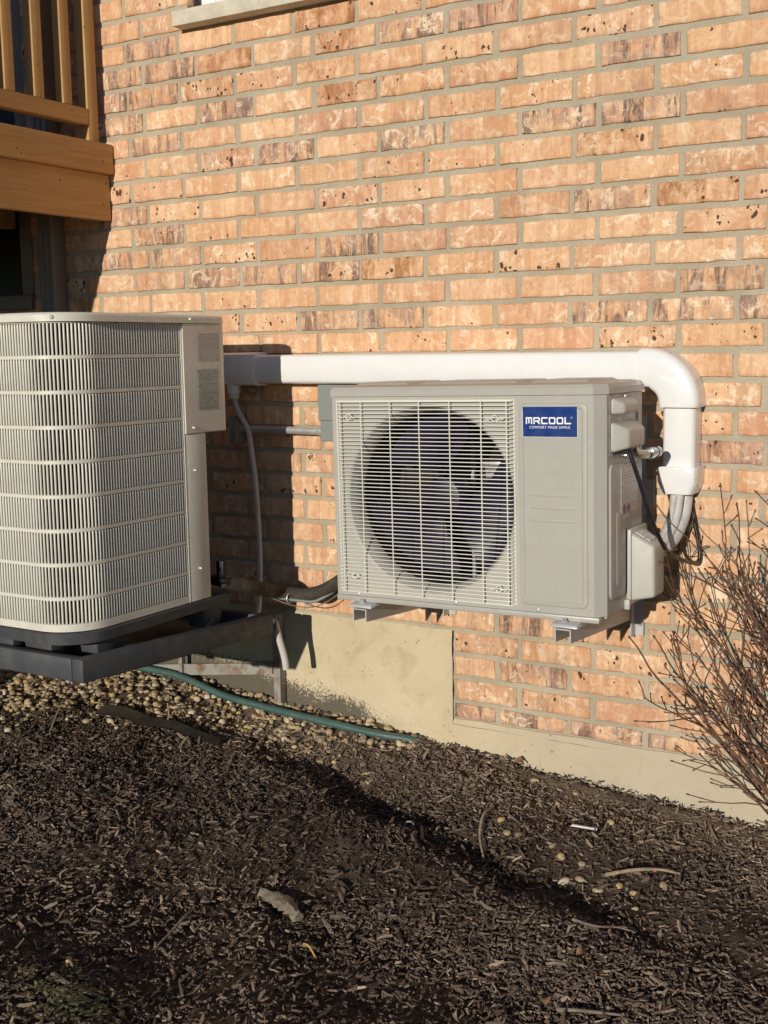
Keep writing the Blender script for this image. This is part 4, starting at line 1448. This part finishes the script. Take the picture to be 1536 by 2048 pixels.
zl, zr = 1.1005, 1.0965
obj('straight_duct', duct_sweep([(x, zl + (zr - zl) * (x - .36) / 1.27, 0, 1) for x in (0.36, 0.7, 1.0, 1.3, 1.64)], 0.0405, 0.058), 'white', duct, smooth=35)
arc = [(1.626, zr, 0, 1.0), (1.632, zr, 0, 1.0)] + [(1.632 + 0.080 * math.sin(t), zr - 0.080 * (1 - math.cos(t)), -t, 1.0) for t in np.linspace(0.05, PI / 2, 14)] + [(1.712, 1.012, -PI / 2, 1)]
arc = [(1.618, zr, 0, 0.97)] + arc[0:1] + arc[1:] + [(1.712, 1.006, -PI / 2, 0.97)]
obj('elbow', duct_sweep(arc, 0.0480, 0.070), 'white', duct, smooth=35)
obj('straight_duct', duct_sweep([(1.712, z, -PI / 2, 1) for z in (1.03, 0.95, 0.86)], 0.0385, 0.056), 'white', duct, smooth=35)
obj('end_cap', duct_sweep([(1.7125, 0.868, -PI / 2, 1), (1.7125, 0.866, -PI / 2, 1.02), (1.7125, 0.830, -PI / 2, 1.0), (1.7125, 0.803, -PI / 2, 0.74)], 0.0475, 0.070), 'white', duct, smooth=25)
obj('coupling', duct_sweep([(x, zl, 0, k) for x, k in ((0.345, 0.8), (0.36, 0.98), (0.375, 1.0), (0.495, 1.0), (0.497, 0.97))], 0.0475, 0.066), 'white', duct, smooth=25)
mb = MB().lathe((0.405, -0.045, 1.058), (0, 0, -1), [(0, 0.021), (0.028, 0.019), (0.030, 0.0145), (0.040, 0.0145)], 16)
obj('drain_adapter', mb, 'white', duct)
for x, y, z in ((1.655, -0.0695, 1.125), (1.742, -0.063, 1.040), (1.665, -0.0685, 1.062), (1.737, -0.063, 0.835), (0.385, -0.066, 1.131), (0.47, -0.067, 1.128), (0.47, -0.068, 1.075)):
    obj('snap_pin', MB().lathe((x, y + 0.002, z), (0, -1, 0), [(0, 0.0042), (0.0022, 0.0042), (0.0032, 0.003)], 12), 'white', duct)
# spray foam blob under the coupling
mb = MB()
rr = []
for i in range(6):
    t = i / 5
    r = 0.020 * math.sin(0.25 + t * 2.6)
    rr.append([(0.438 + 0.02 * t + r * math.cos(a) * random.uniform(.8, 1.2), -0.03 + r * math.sin(a) * 0.8, 1.058 - 0.028 * t + random.uniform(-.003, .003)) for a in np.linspace(0, 2 * PI, 9)[:-1]])
obj('sealant', mb.rings(rr), 'drywood', duct)

# condensate tube from the cover down to the tray
mb = MB().tube(smooth_path([(0.405, -0.045, 1.022), (0.409, -0.045, 1.003), (0.420, -0.046, 0.978), (0.443, -0.048, 0.945), (0.457, -0.049, 0.918), (0.466, -0.050, 0.86), (0.474, -0.050, 0.79),
                            (0.482, -0.052, 0.68), (0.486, -0.054, 0.58), (0.490, -0.062, 0.49), (0.500, -0.085, 0.415), (0.515, -0.12, 0.385)], 8), 0.0078, 10)
tag(obj('drain_tube', mb, 'tube'), 'pale grey drain tube hanging from the white pipe cover in the shade', 'tube')

# grey disconnect box and its conduit
bx_ = root('disconnect_box', (0.79, 0.0, 0.90), 'grey metal electrical box on the bricks beside the fan grille', 'electrical box')
obj('enclosure', MB().box(0.722, 0.86, -0.076, -0.003, 0.903, 1.056, 0.002, 1), 'greybox', bx_)
obj('cover', MB().box(0.719, 0.863, -0.0805, -0.074, 0.960, 1.0575, 0.0015, 1), 'greybox', bx_)
emt = root('metal_conduit', (0.55, -0.03, 0.93), 'thin shiny metal conduit running along the bricks into the grey box', 'conduit')
obj('pipe', MB().tube([(0.405, -0.03, 0.9292), (0.69, -0.03, 0.9270)], 0.0108, 16), 'steel', emt)
obj('connector', MB().lathe((0.690, -0.03, 0.927), (1, 0, 0), [(-0.006, 0.012), (0.0, 0.014), (0.012, 0.014), (0.0125, 0.017), (0.020, 0.017), (0.0205, 0.013), (0.0325, 0.013)], 14), 'steel', emt)
obj('strap', MB().box(0.385, 0.41, -0.05, -0.003, 0.885, 0.965, 0.003), 'greybox', emt)

# insulated suction line of the old unit
sl = root('suction_line', (0.6, -0.1, 0.46), 'weathered black foam covered pipe sagging from the condenser into the brick wall', 'pipe')
mb = MB().tube(smooth_path([(0.60, -0.372, 0.555), (0.62, -0.30, 0.53), (0.615, -0.22, 0.505), (0.60, -0.15, 0.485), (0.625, -0.105, 0.472), (0.665, -0.085, 0.468), (0.712, -0.075, 0.480), (0.755, -0.058, 0.505), (0.785, -0.035, 0.530), (0.80, 0.004, 0.54)], 7), 0.0200, 12)
obj('insulation', mb, 'foam', sl)
mb = MB().tube(smooth_path([(0.565, -0.16, 0.474), (0.61, -0.135, 0.464), (0.66, -0.105, 0.455), (0.70, -0.095, 0.455), (0.73, -0.080, 0.470), (0.765, -0.06, 0.495), (0.79, -0.02, 0.515)], 6), 0.0042, 8)
obj('liquid_line', mb, 'greybox', sl)
mb = MB().tube(smooth_path([(0.575, -0.15, 0.470), (0.64, -0.12, 0.444), (0.70, -0.1, 0.440), (0.745, -0.075, 0.462), (0.78, -0.04, 0.50)], 6), 0.0016, 6)
obj('control_wire', mb, 'oldwood', sl)
obj('tie', MB().tube([(0.634, -0.118 + 0.014 * math.cos(a), 0.463 + 0.014 * math.sin(a)) for a in np.linspace(0, 2 * PI, 13)], 0.002, 5), 'steel', sl)
mb = MB()
for i in range(40):
    a = random.uniform(0, 2 * PI)
    r = random.uniform(0.012, 0.034)
    q = random.uniform(0.006, 0.011)
    x, z = 0.795 + r * math.cos(a), 0.540 + r * math.sin(a)
    mb.hexa([(x - q, 0.006, z - q), (x + q, 0.006, z - q * .8), (x + q * .9, 0.006, z + q), (x - q, 0.006, z + q), (x - q * .5, -q * .8, z - q * .5), (x + q * .6, -q * .7, z - q * .4), (x + q * .5, -q * .6, z + q * .5), (x - q * .5, -q * .8, z + q * .5)])
obj('wall_putty', mb, 'mortar', sl)

# black cable and wrapped line set beside the valve cover
mb = MB().tube(smooth_path([(1.684, -0.315, 0.922), (1.690, -0.311, 0.900), (1.703, -0.297, 0.850), (1.717, -0.276, 0.785), (1.729, -0.250, 0.735), (1.738, -0.215, 0.695), (1.744, -0.150, 0.668),
                            (1.752, -0.07, 0.645), (1.756, -0.025, 0.640), (1.757, -0.016, 0.66), (1.750, -0.016, 0.70), (1.740, -0.016, 0.745), (1.733, -0.016, 0.785), (1.728, -0.016, 0.81)], 8), 0.0050, 10)
tag(obj('black_cable', mb, 'rubber'), 'black power cable drooping past the side of the heat pump', 'cable')
ls = root('wrapped_pipes', (1.71, -0.1, 0.70), 'white taped refrigerant pipes curving from the pipe cover into the valve cover', 'pipes')
for dx, dy, r in ((0.012, -0.002, 0.0155), (-0.008, -0.018, 0.014), (0.004, -0.030, 0.010)):
    mb = MB().tube(smooth_path([(1.712 + dx, -0.022 + dy * .5, 0.83), (1.713 + dx, -0.025 + dy, 0.79), (1.712 + dx, -0.045 + dy, 0.745), (1.705 + dx, -0.085 + dy, 0.705), (1.697 + dx * .6, -0.125 + dy, 0.684), (1.690, -0.172, 0.668)], 7), r, 12)
    obj('pipe', mb, 'wrap', ls)

# ------------------------------------------------------------------ loose stones, mulch, litter
def gravel_edge(x):
    return np.interp(x, [-1.2, -0.3, 0.0, 0.14, 0.42, 0.68, 0.95, 1.05], [-0.95, -0.62, -0.43, -0.33, -0.205, -0.15, -0.09, 0.0])


ICO = bmesh.new()
bmesh.ops.create_icosphere(ICO, subdivisions=2, radius=1.0)
ico_v = np.array([v.co for v in ICO.verts])
ico_f = np.array([[v.index for v in f.verts] for f in ICO.faces])
ICO.free()


def rot_mats(yaw, tilt, roll):
    cy, sy, ct, st, crl, srl = np.cos(yaw), np.sin(yaw), np.cos(tilt), np.sin(tilt), np.cos(roll), np.sin(roll)
    Rz = np.zeros((len(yaw), 3, 3))
    Rz[:, 0, 0], Rz[:, 0, 1], Rz[:, 1, 0], Rz[:, 1, 1], Rz[:, 2, 2] = cy, -sy, sy, cy, 1
    Ry = np.zeros_like(Rz)
    Ry[:, 0, 0], Ry[:, 0, 2], Ry[:, 2, 0], Ry[:, 2, 2], Ry[:, 1, 1] = ct, st, -st, ct, 1
    Rx = np.zeros_like(Rz)
    Rx[:, 1, 1], Rx[:, 1, 2], Rx[:, 2, 1], Rx[:, 2, 2], Rx[:, 0, 0] = crl, -srl, srl, crl, 1
    return Rz @ Ry @ Rx


def stuff(name, v, f, rnd, mat, label, cat, smooth):
    me = bpy.data.meshes.new(name)
    fill_mesh(me, v, f, smooth)
    at = me.attributes.new('piece', 'FLOAT_VECTOR', 'POINT')
    at.data.foreach_set('vector', np.ascontiguousarray(rnd, dtype=np.float32).ravel())
    me.materials.append(MT[mat])
    o = bpy.data.objects.new(name, me)
    o['kind'] = 'stuff'
    tag(o, label, cat)
    COL.objects.link(o)
    return o


def pebble_v(size, lumps):
    v = ico_v * np.array(size)
    return v * (1 + lumps[0] * np.sin(ico_v[:, :1] * 2.1 + lumps[1]) * 0.14 + 0.10 * np.sin(ico_v[:, 1:2] * 2.7 + lumps[2]))


# gravel bed under the condenser
xs, ys = [], []
while len(xs) < 2500:
    x = random.uniform(-0.75, 1.02)
    y = random.uniform(-0.9, -0.005)
    e = float(gravel_edge(x))
    d = y - e
    if d > 0 or random.random() < math.exp(d / 0.05) * 0.5:
        xs.append(x)
        ys.append(y)
n = len(xs)
xs, ys = np.array(xs), np.array(ys)
R_ = rot_mats(RNG.uniform(0, 6.28, n), RNG.normal(0, .22, n), RNG.normal(0, .22, n))
V, F, RN = [], [], []
lay = RNG.uniform(0, 1, n)
for i in range(n):
    a = RNG.uniform(0.0050, 0.0102)
    v = pebble_v((a * RNG.uniform(1.0, 1.5), a * RNG.uniform(.75, 1.05), a * RNG.uniform(.5, .75)), RNG.uniform(-1, 6, 3))
    v = v @ R_[i].T
    V.append(v + np.array([xs[i], ys[i], 0.001 + 0.008 * lay[i]]) + np.array([0, 0, float(ground_z(xs[i], ys[i]))]))
    F.append(ico_f + i * len(ico_v))
    RN.append(np.tile([RNG.uniform(0, 1), 0, 0], (len(ico_v), 1)))
stuff('gravel', np.concatenate(V), np.concatenate(F), np.concatenate(RN), 'pebble', 'pale tan river pebbles bedded under the condenser tray', 'gravel', True)

# bark mulch: bent splinters
N = 190000
u = RNG.uniform(0, 1, N)
mx = RNG.uniform(-0.75, 2.5, N)
my = -2.0 * RNG.uniform(0, 1, N) ** 0.9 - 0.003
ok = ~((my > gravel_edge(mx) + RNG.normal(0, .05, N)) & (mx < 1.0) & (RNG.uniform(0, 1, N) > 0.16))
ok &= (mx - 2.52) ** 2 + (my + 2.756) ** 2 > 0.5
ok &= ~((my > -0.022) & (mx > 1.06))
mx, my = mx[ok], my[ok]
# thin the cover into drifts so soil shows between
dens = 0.74 + 1.9 * vnoise(mx, my, 0.30, 8) + 1.0 * vnoise(mx, my, 0.1, 9)
ok = RNG.uniform(0, 1, len(mx)) < np.clip(dens, 0.30, 1)
mx, my = mx[ok], my[ok]
n = len(mx)
L = RNG.lognormal(math.log(0.0044), 0.56, n).clip(0.0015, 0.022)
Wd = (L * RNG.uniform(0.13, 0.36, n)).clip(0.0010, 0.0042)
Th = RNG.uniform(0.0006, 0.0019, n)
bend = RNG.normal(0, 0.16, n) * L
sec = np.array([-1, 0.1, 1.0])
tap = np.array([0.5, 1.0, 0.45])
cv = np.zeros((n, 12, 3))
for j in range(3):
    for q, (sy_, sz_) in enumerate(((-1, -1), (1, -1), (1, 1), (-1, 1))):
        cv[:, j * 4 + q, 0] = sec[j] * L + RNG.normal(0, .06, n) * L
        cv[:, j * 4 + q, 1] = sy_ * Wd * tap[j] * RNG.uniform(.75, 1.2, n) + bend * (sec[j] ** 2)
        cv[:, j * 4 + q, 2] = sz_ * Th + bend * 0.35 * (sec[j] ** 2)
tilt = RNG.normal(0, 0.26, n)
up = RNG.uniform(0, 1, n) < 0.10
tilt[up] += RNG.normal(0, 0.7, up.sum())
Rm_ = rot_mats(RNG.uniform(0, 6.28, n), tilt, RNG.normal(0, 0.5, n))
cv = np.einsum('nij,nkj->nki', Rm_, cv)
cv[:, :, 0] += mx[:, None]
cv[:, :, 1] += my[:, None]
lift = RNG.uniform(0.0, 0.011, n) + np.abs(np.sin(tilt)) * L * 0.7
cv[:, :, 2] += (ground_z(mx, my) + lift)[:, None]
cv[:, :, 1] = np.minimum(cv[:, :, 1], -0.003)
q6 = []
for j in range(2):
    for q in range(4):
        q6.append((j * 4 + q, j * 4 + (q + 1) % 4, j * 4 + 4 + (q + 1) % 4, j * 4 + 4 + q))
q6 += [(3, 2, 1, 0), (8, 9, 10, 11)]
q6 = np.array(q6)
F = (q6[None] + (np.arange(n) * 12)[:, None, None]).reshape(-1, 4)
pr_ = np.clip(RNG.beta(1.7, 2.2, n) + 0.45 * vnoise(mx, my, 0.4, 12), 0, 0.93)
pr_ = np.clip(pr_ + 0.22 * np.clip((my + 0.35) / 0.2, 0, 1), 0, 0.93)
pale = RNG.uniform(0, 1, n) < 0.012
pr_[pale] = RNG.uniform(0.93, 1.0, pale.sum())
RN = np.zeros((n, 12, 3))
RN[:, :, 0] = pr_[:, None]
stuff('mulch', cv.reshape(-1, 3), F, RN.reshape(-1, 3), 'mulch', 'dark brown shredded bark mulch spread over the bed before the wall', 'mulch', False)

# scattered single pebbles in the mulch
spots = [(1.62, -0.40), (1.66, -0.42), (1.70, -0.40), (1.60, -0.36), (1.55, -0.36), (1.68, -0.36), (1.74, -0.41), (1.58, -0.42), (1.52, -0.33), (1.37, -0.30), (1.40, -0.33), (1.43, -0.33),
         (1.33, -0.22), (1.62, -0.13), (1.55, -0.10), (1.68, -0.16), (1.60, -0.17), (1.48, -0.08), (1.36, -0.07), (1.28, -0.09), (1.22, -0.06), (0.93, -0.20), (0.95, -0.23), (0.90, -0.17), (1.02, -0.27),
         (1.05, -0.30), (0.6, -0.25), (0.52, -0.30), (0.38, -0.30), (1.45, -0.14), (1.5, -0.19), (1.10, -0.33), (0.75, -0.2), (1.76, -0.47), (1.80, -0.38), (0.20, -0.62), (0.08, -0.55)]
for i, (x, y) in enumerate(spots):
    a = random.uniform(0.006, 0.0105)
    v = pebble_v((a * random.uniform(1.1, 1.5), a, a * random.uniform(.6, .8)), [random.uniform(-1, 6) for _ in range(3)])
    v = v @ rot_mats(np.array([random.uniform(0, 6)]), np.array([random.gauss(0, .2)]), np.array([random.gauss(0, .2)]))[0].T
    z = float(ground_z(x, y)) + a * 0.30 + 0.002
    mb = MB().add((v + np.array([x, y, z])).tolist(), ico_f.tolist())
    o = obj('pebble', mb, 'pebble', smooth=180, attrs={'piece': (random.random(), 0, 0)})
    tag(o, 'single rounded tan pebble lying loose in the dark mulch', 'pebble', 'loose pebbles in the mulch')


def on_ground(x, y, dz=0.0):
    return (x, y, float(ground_z(x, y)) + dz)


def twig(pts, r, mat, label, name='twig', cat='twig'):
    P = smooth_path([on_ground(*p) for p in pts], 6)
    rs = [r * (1 - 0.45 * i / len(P)) * random.uniform(.9, 1.1) for i in range(len(P))]
    return tag(obj(name, MB().tube(P, rs, 7), mat), label, cat)


twig([(1.335, -0.275, .016), (1.338, -0.33, .030), (1.355, -0.385, .03), (1.395, -0.445, .012)], 0.0042, 'drywood', 'pale curved dry twig lying across the dark hollow in the mulch')
twig([(1.665, -0.385, .014), (1.72, -0.36, .02), (1.77, -0.33, .018), (1.81, -0.305, .012)], 0.0045, 'drywood', 'straight pale stick by the pebbles near the bare shrub')
twig([(0.985, -0.985, .02), (1.005, -1.03, .026), (1.015, -1.085, .022), (1.02, -1.13, .012)], 0.0035, 'oldwood', 'slim grey twig standing slightly curved in the open mulch')
twig([(0.975, -1.36, .015), (1.04, -1.37, .02), (1.09, -1.34, .012)], 0.005, 'oldwood', 'grey brown stick lying beside the low green weeds')
twig([(1.75, -0.87, .012), (1.79, -0.86, .02), (1.86, -0.835, .010)], 0.004, 'oldwood', 'short bent brown stick in open mulch well in front of the shrub')
twig([(1.68, -0.62, .012), (1.73, -0.62, .022), (1.76, -0.57, .018), (1.79, -0.55, .012)], 0.003, 'oldwood', 'thin forked dry stem in the mulch before the shrub')
twig([(0.03, -0.36, .012), (0.06, -0.42, .045), (0.085, -0.47, .055), (0.11, -0.54, .010)], 0.0026, 'drywood', 'thin dry stalk leaning among pebbles under the tray')
twig([(0.33, -0.30, .07), (0.335, -0.305, .03), (0.325, -0.325, .008), (0.30, -0.36, .006)], 0.0026, 'drywood', 'thin upright dry stalk beside the buried black sheet')
# white sliver, red scrap, pale straw
mb = MB().box(-0.030, 0.030, -0.0035, 0.0035, 0, 0.004, 0.001)
o = obj('white_sliver', mb, 'chalk')
o.location = on_ground(1.563, -0.250, 0.018)
o.rotation_euler = (0.05, 0.1, 0.32)
tag(o, 'thin white plastic sliver lying on the lit mulch', 'scrap')
mb = MB().hexa([(-.009, -.005, 0), (.008, -.006, 0), (.009, .005, 0), (-.008, .006, 0), (-.008, -.004, .004), (.007, -.004, .006), (.008, .004, .005), (-.007, .004, .003)], 0.001)
o = obj('red_scrap', mb, 'red')
o.location = on_ground(1.755, -0.325, 0.012)
tag(o, 'small bright red plastic scrap in the mulch', 'scrap')
twig([(1.245, -0.955, .014), (1.265, -0.965, .02), (1.292, -0.985, .013)], 0.003, 'straw', 'short yellow straw piece on the dark mulch', 'straw_piece', 'straw')
twig([(0.955, -1.30, .014), (0.965, -1.315, .016)], 0.005, 'straw', 'small yellow wood bit near the low weeds', 'wood_bit', 'wood')
# bottle cap ring
mb = MB().tube([(0.011 * math.cos(a), 0.011 * math.sin(a) * 0.8, 0.004 + 0.004 * math.sin(a)) for a in np.linspace(0, 2 * PI, 17)], 0.0022, 7)
o = obj('plastic_ring', mb, 'greybox')
o.location = on_ground(1.19, -0.43, 0.014)
o.rotation_euler = (0.9, 0, 0.4)
tag(o, 'small grey plastic ring half buried at the shaded hollow', 'ring')
# chunk of grey bark
mb = MB()
rr = []
for i in range(15):
    t = i / 14
    w = 0.017 * (0.5 + 0.6 * math.sin(0.4 + t * 2.4)) * random.uniform(.8, 1.2)
    cyy = 0.012 * math.sin(t * 3.2) + random.uniform(-.0015, .0015)
    rr.append([(t * 0.125 - 0.062 + random.uniform(-.003, .003), cyy + w * math.cos(a) * random.uniform(.72, 1.25), 0.010 * math.sin(a) * random.uniform(.55, 1.4)) for a in np.linspace(0, 2 * PI, 12)[:-1]])
mb = mb.rings(rr)
o = obj('bark_chunk', mb, 'oldwood', smooth=30)
o.location = on_ground(1.125, -0.855, 0.016)
o.rotation_euler = (0.1, 0.06, -0.28)
tag(o, 'long grey weathered bark chunk resting on the open mulch', 'bark')
# torn edge of buried black sheet
mb = MB()
ro_ = []
pa = [(0.12, -0.335), (0.20, -0.325), (0.28, -0.315), (0.36, -0.305), (0.44, -0.305), (0.52, -0.30)]
for side in (0, 1):
    ro_.append([(x + (0.012 if side else 0), y - (0.055 if side else 0) * (1 - i * .1), float(ground_z(x, y)) + (0.018 if side else 0.026) + 0.006 * math.sin(i * 2.1)) for i, (x, y) in enumerate(pa)])
mb.rings([ro_[0], ro_[1]], closed=False, cap=False)
mb.rings([[(x, y, z - 0.004) for x, y, z in ro_[0]], [(x, y, z - 0.004) for x, y, z in ro_[1]]], closed=False, cap=False)
tag(obj('edging_sheet', mb, 'film'), 'torn black plastic edging strip poking out between pebbles and mulch', 'edging')


# dry leaves
def leaf(x, y, rz, s, tl, label):
    mb = MB()
    top = []
    for i in range(7):
        t = i / 6
        w = s * 0.45 * math.sin(t * PI) ** 0.7 + 0.0006
        zz = 0.25 * s * math.sin(t * PI)
        top.append([(s * (t - .5), -w, zz + w * .5), (s * (t - .5), 0, zz), (s * (t - .5), w, zz + w * .35)])
    mb.rings(top, closed=False, cap=False)
    mb.rings([[(a, b, c - 0.0008) for a, b, c in r] for r in top], closed=False, cap=False)
    o = obj('dry_leaf', mb, 'leaf', smooth=60)
    o.location = on_ground(x, y, 0.018)
    o.rotation_euler = (tl, 0.2, rz)
    tag(o, label, 'leaf', None)


leaf(1.30, -0.035, 0.5, 0.030, 0.25, 'curled orange brown leaf leaning at the foundation')
leaf(1.72, -0.86, 2.2, 0.026, 0.15, 'flat tan leaf scrap in the open mulch before the shrub')
leaf(1.74, -0.72, 1.0, 0.024, 0.2, 'lobed reddish leaf scrap lying between the thin stem and the bent stick')
# low weeds
mb = MB()
for i in range(750):
    a, r = random.uniform(0, 2 * PI), abs(random.gauss(0, 0.06))
    x, y = 1.055 + r * math.cos(a) * 1.3, -1.40 + r * math.sin(a)
    z = float(ground_z(x, y)) + random.uniform(0.008, 0.028)
    s, t = random.uniform(0.003, 0.0075), random.uniform(0, 6.28)
    ux, uy = math.cos(t) * s, math.sin(t) * s
    h = random.uniform(-.4, .7) * s
    mb.add([(x - ux, y - uy, z), (x - uy * .45, y + ux * .45, z + h * .4), (x + ux, y + uy, z + h), (x + uy * .45, y - ux * .45, z + h * .6)], [(0, 1, 2, 3)])
w_ = obj('weeds', mb, 'weed', smooth=0, recalc=False)
w_['kind'] = 'stuff'
tag(w_, 'low dull green weeds creeping through the mulch', 'weeds')

# green hose along the foundation
hp = [(-0.05, -0.075), (0.155, -0.062), (0.35, -0.074), (0.535, -0.072), (0.715, -0.074), (0.88, -0.062), (0.99, -0.040), (1.06, -0.03)]
P = smooth_path([(x, y, float(ground_z(x, y)) + (0.022 if i < 5 else (0.016, 0.004, -0.02)[i - 5])) for i, (x, y) in enumerate(hp)], 8)
hs = root('garden_hose', (0.5, -0.07, 0.12), 'green garden hose lying along the foot of the concrete foundation', 'hose')
obj('pipe', MB().tube(P, 0.0108, 12), 'hose', hs)
k = len(P) * 3 // 7
obj('coupling', MB().tube([P[k] + (P[k + 1] - P[k]) * t for t in (-0.5, 0.5)], 0.0120, 12), 'hose', hs)

# ------------------------------------------------------------------ bare shrub
shrub = root('bare_shrub', (2.10, -0.15, float(ground_z(2.10, -0.15))), 'leafless brown twiggy shrub growing beside the concrete foundation', 'shrub')


def grow(mb, p, d, length, r, depth, rnd):
    pts, rs = [p.copy()], [r]
    nseg = max(4, int(length / 0.028))
    step = length / nseg
    kids = []
    for i in range(nseg):
        d = (d + Vector((rnd.gauss(0, .10), rnd.gauss(0, .09), rnd.gauss(0.025, .10)))).normalized()
        p = p + d * step
        if p.y > -0.02:
            p.y = -0.02
            d.y = -abs(d.y) * .4
        if p.z < 0.06:
            d.z = abs(d.z) + .05
        pts.append(p.copy())
        rs.append(max(0.0013, r * (1 - 0.72 * (i + 1) / nseg)))
        if depth < 3 and i >= nseg * 0.22 and rnd.random() < (0.50, 0.36, 0.14)[depth]:
            side = Vector((rnd.gauss(0, 1), rnd.gauss(0, .8), rnd.gauss(.25, .8))).normalized()
            kids.append((p.copy(), (d * 0.85 + side * 0.62).normalized(), length * rnd.uniform(.22, .50) * (1 - .4 * i / nseg), rs[-1] * 0.72))
    mb.tube(pts, rs, 6 if depth == 0 else 5)
    # bud at the tip and knots along the stem
    tip = pts[-1]
    mb.tube([tip - d * 0.002, tip + d * 0.0035, tip + d * 0.0075], [rs[-1], max(rs[-1] * 1.8, 0.0018), 0.0004], 5)
    for k in kids:
        if k[2] > 0.02:
            grow(mb, *k, depth + 1, rnd)


rnd = random.Random(21)
stems = [(-0.34, -.12, 0.68), (-0.30, -.06, 0.74), (-0.33, -.02, 0.58), (-0.25, -.10, 0.84), (-0.21, 0.02, 0.90), (-0.17, -.12, 0.95), (-0.12, 0.03, 0.98), (-0.07, -.05, 1.0), (-0.02, -.14, 1.0),
         (0.05, 0.02, 1.02), (0.12, -.10, 1.0), (0.20, 0.0, 0.95), (0.28, -.06, 0.85), (-0.32, -.08, 0.46), (-0.27, 0.03, 0.50), (-0.24, -.16, 0.72), (-0.10, -.2, 0.90), (0.02, 0.06, 0.92), (-0.24, 0.02, 0.20), (0.1, -.22, .8),
         (-0.19, -.04, 0.76), (-0.14, 0.06, 0.86), (-0.08, -.10, 0.92), (-0.22, -.03, 0.38), (-0.16, .05, .66), (-0.03, -.02, .95), (-0.20, -.13, .82), (-0.23, .04, .66), (-0.11, -.06, .80), (-0.06, .05, .88)]
for i, (dx, dy, top) in enumerate(stems):
    b = Vector((2.10 + rnd.uniform(-.04, .04) + dx * .06, -0.15 + rnd.uniform(-.03, .03), 0.0))
    b.z = float(ground_z(b.x, b.y)) - 0.015
    tgt = Vector((2.065 + dx, -0.15 + dy, top * 0.92))
    dvec = tgt - b
    start = (dvec.normalized() + Vector((0, 0, 0.25))).normalized()
    mb = MB()
    grow(mb, b, (start * .55 + dvec.normalized() * .45).normalized(), dvec.length * rnd.uniform(.80, .94), rnd.uniform(0.0040, 0.0062), 0, rnd)
    obj('stem', mb, 'bark', shrub, smooth=60, recalc=False)

bpy.context.view_layer.update()
